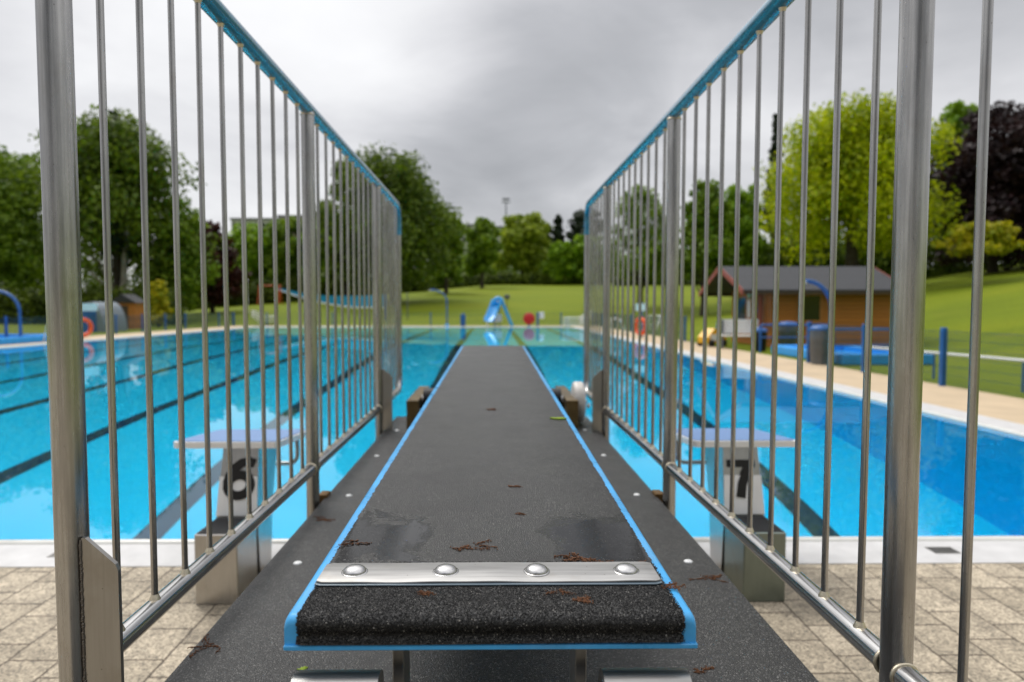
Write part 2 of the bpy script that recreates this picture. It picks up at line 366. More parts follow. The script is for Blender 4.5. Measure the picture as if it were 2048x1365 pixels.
# ---------------------------------------------------------------- geometry helpers
class MB:
    def __init__(s): s.v = []; s.f = []; s.m = []; s.sm = []; s.cur = 0; s.smooth = False
    def add(s, vs, fs, smooth=None):
        o = len(s.v); s.v += [tuple(v) for v in vs]
        for f in fs: s.f.append([i+o for i in f]); s.m.append(s.cur); s.sm.append(s.smooth if smooth is None else smooth)
    def box(s, x0, y0, z0, x1, y1, z1, M=None, bev=0):
        if bev:
            q = bev
            # chamfered box
            xs, ys, zs = (x0, x1), (y0, y1), (z0, z1)
            pts = []
            for zi, z in ((0, z0), (1, z1)):
                pass
            rings = []
            for z, ins in ((z0, q), (z0+q, 0), (z1-q, 0), (z1, q)):
                a0, a1, b0, b1 = x0+ins, x1-ins, y0+ins, y1-ins
                c = q if ins == 0 else q*.5
                rings.append([(a0+c, b0, z), (a1-c, b0, z), (a1, b0+c, z), (a1, b1-c, z), (a1-c, b1, z), (a0+c, b1, z), (a0, b1-c, z), (a0, b0+c, z)])
            vs = [Vector(p) for r in rings for p in r]
            fs = [list(range(7, -1, -1)), list(range(24, 32))]
            for k in range(3):
                for j in range(8): a = k*8+j; b = k*8+(j+1) % 8; fs.append([a, b, b+8, a+8])
        else:
            vs = [Vector(p) for p in ((x0, y0, z0), (x1, y0, z0), (x1, y1, z0), (x0, y1, z0), (x0, y0, z1), (x1, y0, z1), (x1, y1, z1), (x0, y1, z1))]
            fs = [[3, 2, 1, 0], [4, 5, 6, 7], [0, 1, 5, 4], [1, 2, 6, 5], [2, 3, 7, 6], [3, 0, 4, 7]]
        if M is not None: vs = [M @ v for v in vs]
        s.add(vs, fs, False); return s
    def tube(s, path, r, seg=12, cap=True, radii=None):
        P = [Vector(p) for p in path]; n = len(P); rings = []
        t0 = (P[1]-P[0]).normalized()
        nrm = t0.orthogonal().normalized()
        for i in range(n):
            if i == 0: t = P[1]-P[0]
            elif i == n-1: t = P[-1]-P[-2]
            else: t = (P[i]-P[i-1]).normalized()+(P[i+1]-P[i]).normalized()
            t = t.normalized(); nrm = (nrm-t*nrm.dot(t)).normalized(); bn = t.cross(nrm)
            rr = radii[i] if radii else r
            rings.append([P[i]+(nrm*math.cos(a)+bn*math.sin(a))*rr for a in [2*math.pi*k/seg for k in range(seg)]])
        vs = [v for q in rings for v in q]; fs = []
        for i in range(n-1):
            for k in range(seg): a = i*seg+k; b = i*seg+(k+1) % seg; fs.append([a, b, b+seg, a+seg])
        s.add(vs, fs, True)
        if cap:
            s.add(rings[0], [list(range(seg-1, -1, -1))], False); s.add(rings[-1], [list(range(seg))], False)
        return s
    def prism(s, pts, axis, a, b):
        """polygon pts in the two other axes, extruded along axis from a to b"""
        n = len(pts)
        def P(u, v, w): return {0: (w, u, v), 1: (u, w, v), 2: (u, v, w)}[axis]
        vs = [P(u, v, a) for u, v in pts]+[P(u, v, b) for u, v in pts]
        fs = [list(range(n-1, -1, -1)), list(range(n, 2*n))]+[[i, (i+1) % n, (i+1) % n+n, i+n] for i in range(n)]
        s.add(vs, fs, False); return s
    def lathe(s, prof, c, axis=2, seg=20):
        rings = []
        for r, h in prof:
            ring = []
            for k in range(seg):
                a = 2*math.pi*k/seg; u, v = r*math.cos(a), r*math.sin(a)
                d = {2: (u, v, h), 0: (h, u, v), 1: (u, h, v)}[axis]
                ring.append((c[0]+d[0], c[1]+d[1], c[2]+d[2]))
            rings.append(ring)
        vs = [v for q in rings for v in q]; fs = []
        for i in range(len(rings)-1):
            for k in range(seg): a = i*seg+k; b = i*seg+(k+1) % seg; fs.append([a, b, b+seg, a+seg])
        s.add(vs, fs, True)
        return s
    def torus(s, c, R0, r, axis=2, seg=28, sg=10, sx=1):
        vs = []; fs = []
        for i in range(seg):
            a = 2*math.pi*i/seg
            for k in range(sg):
                b = 2*math.pi*k/sg; u = (R0+r*math.cos(b)); p, q, h = u*math.cos(a), u*math.sin(a), r*math.sin(b)*sx
                d = {2: (p, q, h), 0: (h, p, q), 1: (p, h, q)}[axis]
                vs.append((c[0]+d[0], c[1]+d[1], c[2]+d[2]))
                fs.append([i*sg+k, ((i+1) % seg)*sg+k, ((i+1) % seg)*sg+(k+1) % sg, i*sg+(k+1) % sg])
        s.add(vs, fs, True); return s
    def build(s, name, mats, parent=None, origin=None):
        me = bpy.data.meshes.new(name)
        o = Vector(origin) if origin is not None else Vector((0, 0, 0))
        me.from_pydata([tuple(Vector(v)-o) for v in s.v], [], s.f)
        ms = mats if isinstance(mats, (list, tuple)) else [mats]
        for m in ms: me.materials.append(m)
        me.polygons.foreach_set('material_index', s.m); me.polygons.foreach_set('use_smooth', s.sm)
        me.update()
        # consistent outward normals
        import bmesh
        bm = bmesh.new(); bm.from_mesh(me); bmesh.ops.recalc_face_normals(bm, faces=bm.faces); bm.to_mesh(me); bm.free()
        ob = bpy.data.objects.new(name, me); COL.objects.link(ob)
        ob.location = o
        if parent is not None: ob.parent = parent; ob.location = o
        return ob

def tag(o, label=None, cat=None, group=None, kind=None):
    if label: o['label'] = label
    if cat: o['category'] = cat
    if group: o['group'] = group
    if kind: o['kind'] = kind
    return o
def thing(name, label, cat, loc=(0, 0, 0), rz=0, group=None):
    o = bpy.data.objects.new(name, None); COL.objects.link(o); o.location = loc; o.rotation_euler = (0, 0, rz)
    o.empty_display_size = .2
    return tag(o, label, cat, group)
def copy_tree(o, parent=None):
    c = o.copy(); COL.objects.link(c); c.parent = parent
    for ch in list(o.children): copy_tree(ch, c)
    return c

# ---------------------------------------------------------------- ground, deck, pool
PX0, PX1, PY0, PY1 = -16.3, 5.5, 3.64, 45.0         # water edges
def grid_obj():
    xs = sorted(set([-400, -300, -220, -160, -120]+list(np.linspace(-100, -20, 33))+[-18.9]+list(np.linspace(-15, 5, 6))+[7.72]+list(np.linspace(9, 60, 40))+list(np.linspace(64, 110, 16))+[130, 180, 260, 400]))
    ys = sorted(set([-300, -120, -60, -45]+list(np.linspace(-36, 44, 21))+[47.8]+list(np.linspace(48.6, 140, 62))+[150, 170, 200, 260, 400, 700]))
    mb = MB(); idx = {}
    for j, y in enumerate(ys):
        for i, x in enumerate(xs): idx[i, j] = len(mb.v); mb.v.append((x, y, terrain(x, y)))
    for j in range(len(ys)-1):
        for i in range(len(xs)-1):
            cx, cy = (xs[i]+xs[i+1])/2, (ys[j]+ys[j+1])/2
            if -18.9 < cx < 7.72 and -45 < cy < 47.8: continue
            mb.f.append([idx[i, j], idx[i+1, j], idx[i+1, j+1], idx[i, j+1]]); mb.m.append(0); mb.sm.append(True)
    return mb
tag(grid_obj().build('lawn', LAWN), kind='structure')
def sheet(name, rects, z, m, kind='structure'):
    mb = MB()
    for x0, y0, x1, y1 in rects: mb.box(x0, y0, z-.25, x1, y1, z)
    return tag(mb.build(name, m), kind=kind)
sheet('paved_deck', [(-18.9, -45, 7.72, 3.27)], 0, PAVERS)
sheet('pool_side_path', [(6.0, 3.27, 7.72, 47.8)], .001, TAN)
sheet('left_pool_side_path', [(-18.9, 3.27, -16.75, 47.8)], .001, TAN)
sheet('far_pool_side_path', [(-16.75, 45.5, 6.0, 47.8)], .001, TAN)
cp = MB()
cp.box(PX1+.06, 3.27, -.3, 6.0, 45.5, .004); cp.box(-16.75, 3.27, -.3, PX0-.06, 45.5, .004)
cp.box(PX0-.06, PY1+.06, -.3, PX1+.06, 45.5, .004); cp.box(PX0-.06, 3.27, -.3, PX1+.06, PY0-.06, .004)
tag(cp.build('pool_coping', COPING), kind='structure')
lp = MB(); lp.smooth = True
r_ = .032
for a, b in (((PX0, PY0-.03), (PX1, PY0-.03)), ((PX0, PY1+.03), (PX1, PY1+.03)), ((PX0-.03, PY0-.06), (PX0-.03, PY1+.06)), ((PX1+.03, PY0-.06), (PX1+.03, PY1+.06))):
    lp.tube([(a[0], a[1], -.012), (b[0], b[1], -.012)], r_, 14)
tag(lp.build('pool_lip', LIP), kind='structure')
for lab, x in (('grey drain grate in the white coping, right of the right railing', 2.45), ('grey drain grate among dark debris in the white coping at the left border', -2.28)):
    t = thing('drain_grate', lab, 'drain', (x, 3.44, .004))
    m = MB(); m.box(-.07, -.045, 0, .07, -.038, .003); m.box(-.07, .038, 0, .07, .045, .003)
    for k in range(9): m.box(-.07+k*.0165, -.0375, 0, -.062+k*.0165, .0375, .0026)
    m.build('grating', ST_D, t)
    MB().box(-.069, -.044, -.001, .069, .044, .0005).build('slot', BLACK, t)
# basin: deep under the boards, shallow at the far end
mb = MB()
ys = [PY0, 16, 24, PY1]; zs = [-3.7, -3.7, -2.1, -1.7]
for k in range(3):
    mb.add([(PX0, ys[k], zs[k]), (PX1, ys[k], zs[k]), (PX1, ys[k+1], zs[k+1]), (PX0, ys[k+1], zs[k+1])], [[0, 1, 2, 3]])
    for X, f in ((PX0, [0, 1, 2, 3]), (PX1, [3, 2, 1, 0])):
        mb.add([(X, ys[k], zs[k]), (X, ys[k+1], zs[k+1]), (X, ys[k+1], -.012), (X, ys[k], -.012)], [f])
mb.add([(PX0, PY0, zs[0]), (PX1, PY0, zs[0]), (PX1, PY0, -.012), (PX0, PY0, -.012)], [[0, 1, 2, 3]])
mb.add([(PX0, PY1, zs[3]), (PX1, PY1, zs[3]), (PX1, PY1, -.012), (PX0, PY1, -.012)], [[3, 2, 1, 0]])
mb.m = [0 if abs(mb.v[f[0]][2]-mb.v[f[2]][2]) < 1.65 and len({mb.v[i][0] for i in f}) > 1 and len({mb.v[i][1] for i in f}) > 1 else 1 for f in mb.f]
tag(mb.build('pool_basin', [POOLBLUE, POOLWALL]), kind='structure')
for k in range(-6, 2):
    x = 1.22+2.5*k
    mb = MB()
    for (y0, z0), (y1, z1) in zip(zip([PY0+1.6, 16, 24], zs), zip([16, 24, PY1-1.6], zs[1:])):
        mb.add([(x-.14, y0, z0+.006), (x+.14, y0, z0+.006), (x+.14, y1, z1+.006), (x-.14, y1, z1+.006)], [[0, 1, 2, 3]])
    mb.add([(x-.14, PY1-.006, -1.1), (x+.14, PY1-.006, -1.1), (x+.14, PY1-.006, -.25), (x-.14, PY1-.006, -.25)], [[0, 1, 2, 3]])
    tag(mb.build('lane_line', LANE), kind='structure')
def water_mat():
    m = bpy.data.materials.new('clear_pool_water'); m.use_nodes = True
    t = NT(m.node_tree); out = t.n('ShaderNodeOutputMaterial')
    g = t.n('ShaderNodeNewGeometry').outputs['Position']
    gl = t.n('ShaderNodeBsdfGlass'); gl.inputs['Roughness'].default_value = 0; gl.inputs['IOR'].default_value = 1.333
    gl.inputs['Color'].default_value = (.80, .97, 1, 1)
    bp = t.n('ShaderNodeBump'); bp.inputs['Distance'].default_value = .010; bp.inputs['Strength'].default_value = .08
    h = t.math('ADD', t.noise(t.rot_scale(g, (1, .6, 1), (0, 0, .4)), 1.3, 2, .45), t.math('MULTIPLY', t.noise(g, 5, 1, .5), .06))
    t.l(h, bp.inputs['Height']); t.l(bp.outputs[0], gl.inputs['Normal']); t.l(gl.outputs[0], out.inputs[0])
    return m
mb = MB(); mb.add([(PX0-.01, PY0-.01, -.02), (PX1+.01, PY0-.01, -.02), (PX1+.01, PY1+.01, -.02), (PX0-.01, PY1+.01, -.02)], [[0, 1, 2, 3]])
wat = mb.build('pool_water', water_mat()); tag(wat, kind='structure')

# ---------------------------------------------------------------- diving board
def rounded(path, c, r, k=6):  # helper: quarter arc points
    return path
def board():
    t = thing('diving_board', 'long grey grit springboard with sky blue edges pointing out over the pool', 'diving board', (0, .77, .912))
    inv = Matrix.Translation((0, -.77, -.912))
    Y0, Y1, S = .770, 5.10, (1.022-.948)/4.3
    def ztop(y): return .948+(y-.80)*S
    def cx(y): return -.001+(y-.8)*.0028
    # side profile of body (y, z): bullnose
    prof = []
    for k in range(9):
        a = R(180-90*k/8); prof.append((Y0+.011+.011*math.cos(a), ztop(.8)-.011+.0105*math.sin(a)))
    for y in np.linspace(.85, Y1, 40): prof.append((y, ztop(y)-.001))
    zb = lambda y: .911+(y-.80)*S
    hw = .25
    # body cross section: chamfered long edges; sweep along profile
    def body(hw_, dz, prof_):
        m = MB(); n = len(prof_)
        rows = []
        for (y, z) in prof_:
            c = cx(y); q = .007
            rows.append([(c-hw_, y, zb(y)+.002), (c-hw_, y, max(zb(y)+.003, z-q)), (c-hw_+q*.35, y, max(zb(y)+.004, z-q*.35)), (c-hw_+q, y, z), (c+hw_-q, y, z), (c+hw_-q*.35, y, max(zb(y)+.004, z-q*.35)), (c+hw_, y, max(zb(y)+.003, z-q)), (c+hw_, y, zb(y)+.002)])
        vs = [p for r in rows for p in r]; fs = []
        for i in range(n-1):
            for k in range(7): a = i*8+k; fs.append([a, a+1, a+9, a+8])
            fs.append([i*8+7, i*8, i*8+8, i*8+15])
        m.add(vs, fs, True)
        m.add(rows[-1], [list(range(8))], False)
        m.add(rows[0], [list(range(8))], False)
        return m
    b = body(hw, 0, prof)
    # bottom flange strip seen under the grit at the front
    b.box(-.2515, Y0-.004, .9065, .2505, Y0+.06, .9125, bev=.001)
    ob = b.build('board_body', BLUE_BOARD, t); ob.matrix_parent_inverse = inv
    # grit surface, a jagged edged sheet wrapped over top and front
    rnd = random.Random(4)
    g = MB(); rows = []
    pts = []
    zfb = .9155
    for k in range(5): pts.append((Y0-.0060+.0050*math.sin(math.pi*min(1, k/4.4)), zfb+(ztop(.8)-.012-zfb)*k/5))
    for k in range(9):
        a = R(180-90*k/8); pts.append((Y0+.011+.0170*math.cos(a), ztop(.8)-.011+.0122*math.sin(a)))
    y = .784
    while y < Y1-.002:
        pts.append((y, ztop(y)+.0012)); y += .003 if y < 1.5 else (.01 if y < 2.2 else .1)
    pts.append((Y1-.004, ztop(Y1)+.0012))
    cols = [-1, -.97, -.5, 0, .5, .97, 1]
    for i, (y, z) in enumerate(pts):
        near = .0030 if y < 2.2 else .001
        jl = (rnd.random()-.5)*near+.0004*math.sin(y*37); jr = (rnd.random()-.5)*near+.0004*math.sin(y*41+2)
        w = .2345-.004*min(1, max(0, (y-.9)/2))
        row = []
        for c in cols:
            x = cx(y)+c*w+(jl if c == -1 else jr if c == 1 else 0)
            zz = z+(-.0014 if abs(c) == 1 and i > 13 else 0)
            yy = y+(.0016 if abs(c) == 1 and i <= 9 else 0)
            if i == 0: zz += rnd.uniform(-.0012, .0004)
            row.append((x, yy, zz))
        rows.append(row)
    n = len(cols); vs = [p for r in rows for p in r]; fs = []
    for i in range(len(rows)-1):
        for k in range(n-1): a = i*n+k; fs.append([a, a+1, a+n+1, a+n])
    g.add(vs, fs, True)
    # jagged bottom edge with loose grains
    ob = g.build('grit_surface', GRIT, t); ob.matrix_parent_inverse = inv
    # individual grains, really there, on the front face and the first 12 cm of the top
    rg = np.random.default_rng(5)
    front = [(p, q) for p, q in zip(pts, pts[1:]) if q[0] < .93]
    seg = np.array([math.hypot(q[0]-p[0], q[1]-p[1]) for p, q in front]); cum = np.concatenate([[0], np.cumsum(seg)])
    N = 66000
    u = rg.random(N)*cum[-1]; k = np.clip(np.searchsorted(cum, u)-1, 0, len(front)-1); f = (u-cum[k])/seg[k]
    A = np.array([p for p, q in front]); B = np.array([q for p, q in front])
    yz = A[k]+(B[k]-A[k])*f[:, None]; tt = (B[k]-A[k])/seg[k][:, None]; nn = np.stack([-tt[:, 1], tt[:, 0]], 1)
    keep = (yz[:, 0] < .851) | (rg.random(N) < .25)
    yz = yz[keep]; nn = nn[keep]; N = len(yz)
    xx = rg.uniform(-.2355, .2345, N); rad = .0004+.0005*rg.random(N)**1.6
    c = np.stack([xx, yz[:, 0]+nn[:, 0]*rad*.25, yz[:, 1]+nn[:, 1]*rad*.25], 1)
    ex = np.array([[1, 0, 0], [0, 1, 0], [-1, 0, 0], [0, -1, 0], [0, 0, 1], [0, 0, -1]], float)
    jit = 1+.35*rg.normal(size=(N, 6, 1)).clip(-1.4, 1.4)
    q = rg.normal(size=(N, 3, 3)); Q, _ = np.linalg.qr(q)
    V = c[:, None, :]+np.einsum('vk,nkj->nvj', ex, Q)*rad[:, None, None]*jit
    F = np.array([[0, 1, 4], [1, 2, 4], [2, 3, 4], [3, 0, 4], [1, 0, 5], [2, 1, 5], [3, 2, 5], [0, 3, 5]])
    idx = (F[None]+(np.arange(N)*6)[:, None, None]).reshape(-1)
    me = bpy.data.meshes.new('grit_grains'); me.vertices.add(6*N); me.vertices.foreach_set('co', V.ravel())
    me.loops.add(24*N); me.loops.foreach_set('vertex_index', idx); me.polygons.add(8*N); me.polygons.foreach_set('loop_start', np.arange(0, 24*N, 3))
    gm = bpy.data.materials.new('grit_grain'); gm.use_nodes = True; tg = NT(gm.node_tree)
    out = tg.n('ShaderNodeOutputMaterial'); bs = tg.n('ShaderNodeBsdfPrincipled'); tg.l(bs.outputs[0], out.inputs[0])
    ri = tg.n('ShaderNodeNewGeometry').outputs['Random Per Island']
    tg.l(tg.ramp(ri, [(0, (.002, .002, .002)), (.8, (.006, .006, .0058)), (.965, (.04, .038, .035)), (.993, (.42, .40, .36))]), bs.inputs['Base Color'])
    bs.inputs['Roughness'].default_value = .25; bs.inputs['Specular IOR Level'].default_value = .28
    me.materials.append(gm); me.update(calc_edges=True)
    og = bpy.data.objects.new('grit_grains', me); COL.objects.link(og); og.parent = ob; tag(og, kind='stuff')
    # clamp strip with gasket and four domed bolts
    zs_ = ztop(.885)+.0025
    def strip(x0, x1, y0, y1, z, th, wav, seed):
        m = MB(); rows = []; N = 60
        for i in range(N+1):
            u = i/N; x = x0+(x1-x0)*u
            dz = wav*(math.sin(u*13+seed)+.6*math.sin(u*31+seed*2)); r = .004
            k = 0
            if i == 0 or i == N: k = r
            sk = (.5-u)*-.0
            rows.append([(x, y0+k+sk, z+dz), (x, y0+k+sk, z+th+dz), (x, y0+k+.001+sk, z+th+.0004+dz), (x, y1-k-.001, z+th+.0004+dz*.4), (x, y1-k, z+th+dz*.4), (x, y1-k, z+dz*.4)])
        vs = [p for r in rows for p in r]; fs = []
        for i in range(N):
            for k in range(6): a = i*6+k; b = i*6+(k+1) % 6; fs.append([a, b, b+6, a+6])
        m.add(vs, fs, True); m.add(rows[0], [list(range(6))], False); m.add(rows[-1], [list(range(6))], False)
        return m
    zt = ztop(.885)
    gk = strip(-.236, .2285, .8465, .914, zt+.0016, .0012, .0001, 1).build('gasket', mat('clear_blue_gasket', (.10, .14, .17), .15, 0, .6), t); gk.matrix_parent_inverse = inv
    STRIP = steel('scratched_strip_steel', 0, .36, .5, (1, .985, .96)); 
    sp = strip(-.2345, .2275, .851, .916, zt+.0032, .0022, .0005, 2).build('clamp_strip', STRIP, t); sp.matrix_parent_inverse = inv
    for x in (-.1895, -.0635, .0625, .187):
        m = MB(); h = .0075; rr = .0158
        prof_ = [(rr, 0), (rr, .0012)]+[(rr*math.cos(R(q)), .0012+h*math.sin(R(q))) for q in range(12, 90, 13)]+[(.0003, .0012+h)]
        m.lathe([(rr+.0025, -.0001), (rr+.0022, .0006), (rr+.0002, .0007)], (x, .884, zt+.0059), 2, 32)
        m.lathe(prof_, (x, .884, zt+.0059), 2, 32)
        b = m.build('bolt', BOLT, sp); b.matrix_parent_inverse = Matrix.Identity(4)
    return ztop, cx
ztop, bcx = board()

# rear anchor under the board
def anchor():
    t = thing('board_anchor', 'brown steel uprights and brushed hinge tubes holding the rear end of the springboard', 'board anchor', (0, .79, .61))
    inv = Matrix.Translation((0, -.79, -.61))
    for x in (-.118, .113):
        MB().box(x-.007, .80, .612, x+.007, .86, .912, bev=.001).build('upright', ST_D, t).matrix_parent_inverse = inv
    for s, x0, x1 in ((-1, -.236, -.134), (1, .133, .236)):
        m = MB(); zc = .853; yc = .757
        m.tube([(x0, yc, zc), (x1, yc, zc)], .031, 40)
        m.tube([(x0+.002, yc, zc), (x0-.0005, yc, zc)], .026, 40)
        m.build('hinge_tube', ST_X, t).matrix_parent_inverse = inv
    MB().tube([(-.134, .765, .855), (.133, .765, .855)], .010, 16).build('axle', RUBBER_BLACK, t).matrix_parent_inverse = inv
    MB().box(-.16, .77, .611, .16, .89, .6185, bev=.002).build('base_plate', ST_D, t).matrix_parent_inverse = inv
anchor()

def platform():
    t = thing('diving_platform', 'dark grit slab with white screw heads that carries the springboard and railings', 'diving platform', (0, 2.2, 0))
    inv = Matrix.Translation((0, -2.2, 0))
    X, Y0, Y1 = .624, .05, 4.23
    MB().box(-X, Y0, .575, X, Y1, .61, bev=.002).build('deck_slab', GRIT_SLAB, t).matrix_parent_inverse = inv
    m = MB()
    for x in (-.56, .50): m.box(x, Y0+.03, .47, x+.06, Y1-.03, .573)
    for y in (.3, 1.6, 3.0, 4.0): m.box(-.499, y, .49, .499, y+.06, .570)
    m.build('steel_frame', ST_D, t).matrix_parent_inverse = inv
    for y in (.25, 1.95, 3.02):
        for x in (-.42, .42): MB().tube([(x, y, 0), (x, y, .50)], .045, 20).build('leg', ST_D, t).matrix_parent_inverse = inv
    for x in (-.545, .545):
        for y in (.48, 1.13, 1.78, 2.43, 3.09, 3.74):
            MB().lathe([(.012, 0), (.012, .0015), (.009, .0038), (.0005, .0046)], (x+random.Random(int(y*100)).uniform(-.006, .006), y, .61), 2, 20).build('screw_head', WHITE, t).matrix_parent_inverse = inv
    for x in (-.645, .645):
        MB().box(min(x, x*.96)-.004, 2.40, .585, max(x, x*.96)+.004, 2.46, .622, bev=.002).build('fixing_bracket', mat('rusty_bracket', (.16, .09, .03), .6, .6, vary=(40, .4)), t).matrix_parent_inverse = inv
platform()

def fulcrum():
    t = thing('fulcrum_stand', 'brown steel side channels with a white roller wheel halfway along the springboard', 'fulcrum stand', (0, 4.1, .61))
    inv = Matrix.Translation((0, -4.1, -.61))
    CH = mat('bronzed_steel', (.17, .12, .055), .38, .85, vary=(10, .3))
    for s, o in ((-1, 0), (1, .012)):
        xa, xb = sorted((s*.43+o, s*.50+o))
        m = MB(); m.box(xa, 3.80, .611, xb, 3.808, .768); m.box(xa, 3.79, .768, xb, 4.50, .776, bev=.002)
        m.box(xa if s > 0 else xb-.008, 3.808, .611, xa+.008 if s > 0 else xb, 4.22, .768)
        m.build('side_channel', [CH], t).matrix_parent_inverse = inv
        m = MB(); m.box(min(s*.37, s*.425)+o, 3.92, .66, max(s*.37, s*.425)+o, 4.16, .71, bev=.006)
        m.tube([(s*.30+o, 4.02, .745), (s*.44+o, 4.02, .745)], .032, 20)
        m.build('bearing_block', ST_X, t).matrix_parent_inverse = inv
    m = MB(); m.tube([(-.42, 4.02, .76), (.43, 4.02, .76)], .06, 28); m.build('roller', RUBBER_BLACK, t).matrix_parent_inverse = inv
    # saddle pad up to the board underside
    m = MB(); m.box(-.2, 3.97, .82, .2, 4.07, .967, bev=.01); m.build('rubber_saddle', RUBBER_BLACK, t).matrix_parent_inverse = inv
    m = MB(); cxx = .535; c = (cxx, 3.99, .74)
    m.lathe([(.03, -.036), (.098, -.036), (.118, -.03), (.124, -.02), (.124, .02), (.118, .03), (.098, .036), (.03, .036)], c, 0, 40)
    m.lathe([(.0005, -.026), (.03, -.026), (.03, -.036)], c, 0, 40); m.lathe([(.0005, .026), (.03, .026), (.03, .036)], c, 0, 40)
    w = m.build('hand_wheel', NYLON, t); w.matrix_parent_inverse = inv
    MB().tube([(.44, 3.99, .74), (.59, 3.99, .74)], .012, 16).build('axle', ST_X, t).matrix_parent_inverse = inv
    MB().lathe([(.0005, -.012), (.012, -.009), (.015, 0), (.012, .009), (.0005, .012)], (.598, 3.98, .716), 0, 16).build('knob', WHITE, t).matrix_parent_inverse = inv
fulcrum()

# ---------------------------------------------------------------- railings
def railing(s):
    side = 'left' if s < 0 else 'right'
    X = .655*s
    ypost = [1.005 if s < 0 else 1.018, 2.36, 3.765 if s < 0 else 3.70]; YE = 4.60 if s < 0 else 4.46
    Y0 = 1.005 if s < 0 else .22
    t = thing('safety_railing', ('steel bar railing left of the springboard, above starting block 6' if s < 0 else 'steel bar railing right of the springboard, above starting block 7'), 'railing', (X, 2.3, .61), group='railings beside the springboard')
    inv = Matrix.Translation((-X, -2.3, -.61))
    def put(m, name, mt, lab=None):
        o = m.build(name, mt, t); o.matrix_parent_inverse = inv
        if lab: o['label'] = lab
        return o
    ZT, ZB = 2.018 + (.01 if s < 0 else -.002), .735
    # top rail in blue coating, bending down at the pool end
    path = [(X, Y0, ZT)]+[(X, y, ZT) for y in np.linspace(Y0+.3, YE-.12, 10)]
    for k in range(1, 7): a = R(90-90*k/6); path.append((X, YE-.12+.12*math.cos(a), ZT-.12+.12*math.sin(a)))
    path.append((X, YE, ZT-.20))
    m = MB().tube(path, .0235, 32)
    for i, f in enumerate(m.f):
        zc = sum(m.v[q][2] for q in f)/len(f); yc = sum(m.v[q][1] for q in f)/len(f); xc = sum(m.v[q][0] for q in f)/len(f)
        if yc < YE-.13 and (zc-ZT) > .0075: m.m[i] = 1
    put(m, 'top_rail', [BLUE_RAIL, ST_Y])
    # steel end upright and bottom rail in one bent tube
    path = [(X, YE, ZT-.20), (X, YE, ZB+.6), (X, YE, ZB+.10)]
    for k in range(1, 7): a = R(90*k/6); path.append((X, YE-.10+.10*math.cos(a), ZB+.10-.10*math.sin(a)))
    for y in np.linspace(YE-.3, ypost[2]+.02, 3): path.append((X, y, ZB))
    put(MB().tube(path, .0215, 20), 'end_rail', ST_Z)
    segs = [(ypost[0], ypost[1]), (ypost[1], ypost[2])]+([(Y0, ypost[0])] if s > 0 else [])
    for a, b in segs:
        m = MB(); m.tube([(X, a+.020, ZB), (X, (a+b)/2, ZB), (X, b-.020, ZB)], .0205, 24)
        for q in (a+.0225, b-.0225):
            m.cur = 1; m.torus((X, q, ZB), .0205, .0035, 1, 24, 8); m.cur = 0
        put(m, 'bottom_rail', [ST_Y, WELD])
    for y in ypost:
        m = MB(); m.tube([(X, y, .50), (X, y, 1.3), (X, y, ZT-.012)], .0235, 28)
        m.cur = 1; m.torus((X, y, ZT-.022), .0235, .003, 2, 24, 8)
        put(m, 'post', [ST_Z, WELD])
    ybars = [1.122+.1235*k for k in range(10)]+[2.485+.1265*k for k in range(10)]
    e0 = ypost[2]+.115
    while e0 < YE-.07: ybars.append(e0); e0 += .105
    if s > 0: ybars += [.872, .75, .628, .505, .383]
    rnd = random.Random(7)
    for y in ybars:
        m = MB(); jx = rnd.uniform(-.0008, .0008)
        m.tube([(X+jx, y, ZB+.0165), (X, y, 1.4), (X-jx, y, ZT-.016)], .0062, 12)
        m.cur = 1
        m.lathe([(.0064, .010), (.0085, .005), (.0105, .0005), (.0115, -.004)], (X+jx, y, ZB+.019), 2, 14)
        m.lathe([(.0105, .003), (.008, -.004), (.0064, -.009)], (X-jx, y, ZT-.022), 2, 12)
        put(m, 'bar', [ST_Z, WELD])
    # gusset plates with a cut corner
    for i, y in ((0, ypost[0]-.012), (2, ypost[2]-.012)):
        if i == 0 and s > 0: continue
        xo, xi = X-s*.024, X-s*.079
        m = MB(); m.prism([(xo, .50), (xi, .50), (xi, .915), (xi+s*.004, .925), (xo-s*.006, .966), (xo, .966)], 1, y-.004, y+.004)
        m.cur = 1
        rr = random.Random(3)
        for k in range(150):
            z = .505+k*.0031+rr.uniform(-.0008, .0008)
            if z > .962: break
            q = rr.uniform(.6, 1.1); m.lathe([(.0003, -.0030), (.0020*q, -.0016), (.0026*q, 0), (.0019*q, .0017), (.0003, .0030)], (xo+s*.001+rr.uniform(-.0004, .0004), y-.0045, z), 2, 8)
        put(m, 'gusset_plate', [ST_D, mat('dark_weld_seam', (.16, .14, .12), .5, .9, bump=(500, .8, .001))])
    return t
railing(-1); railing(1)

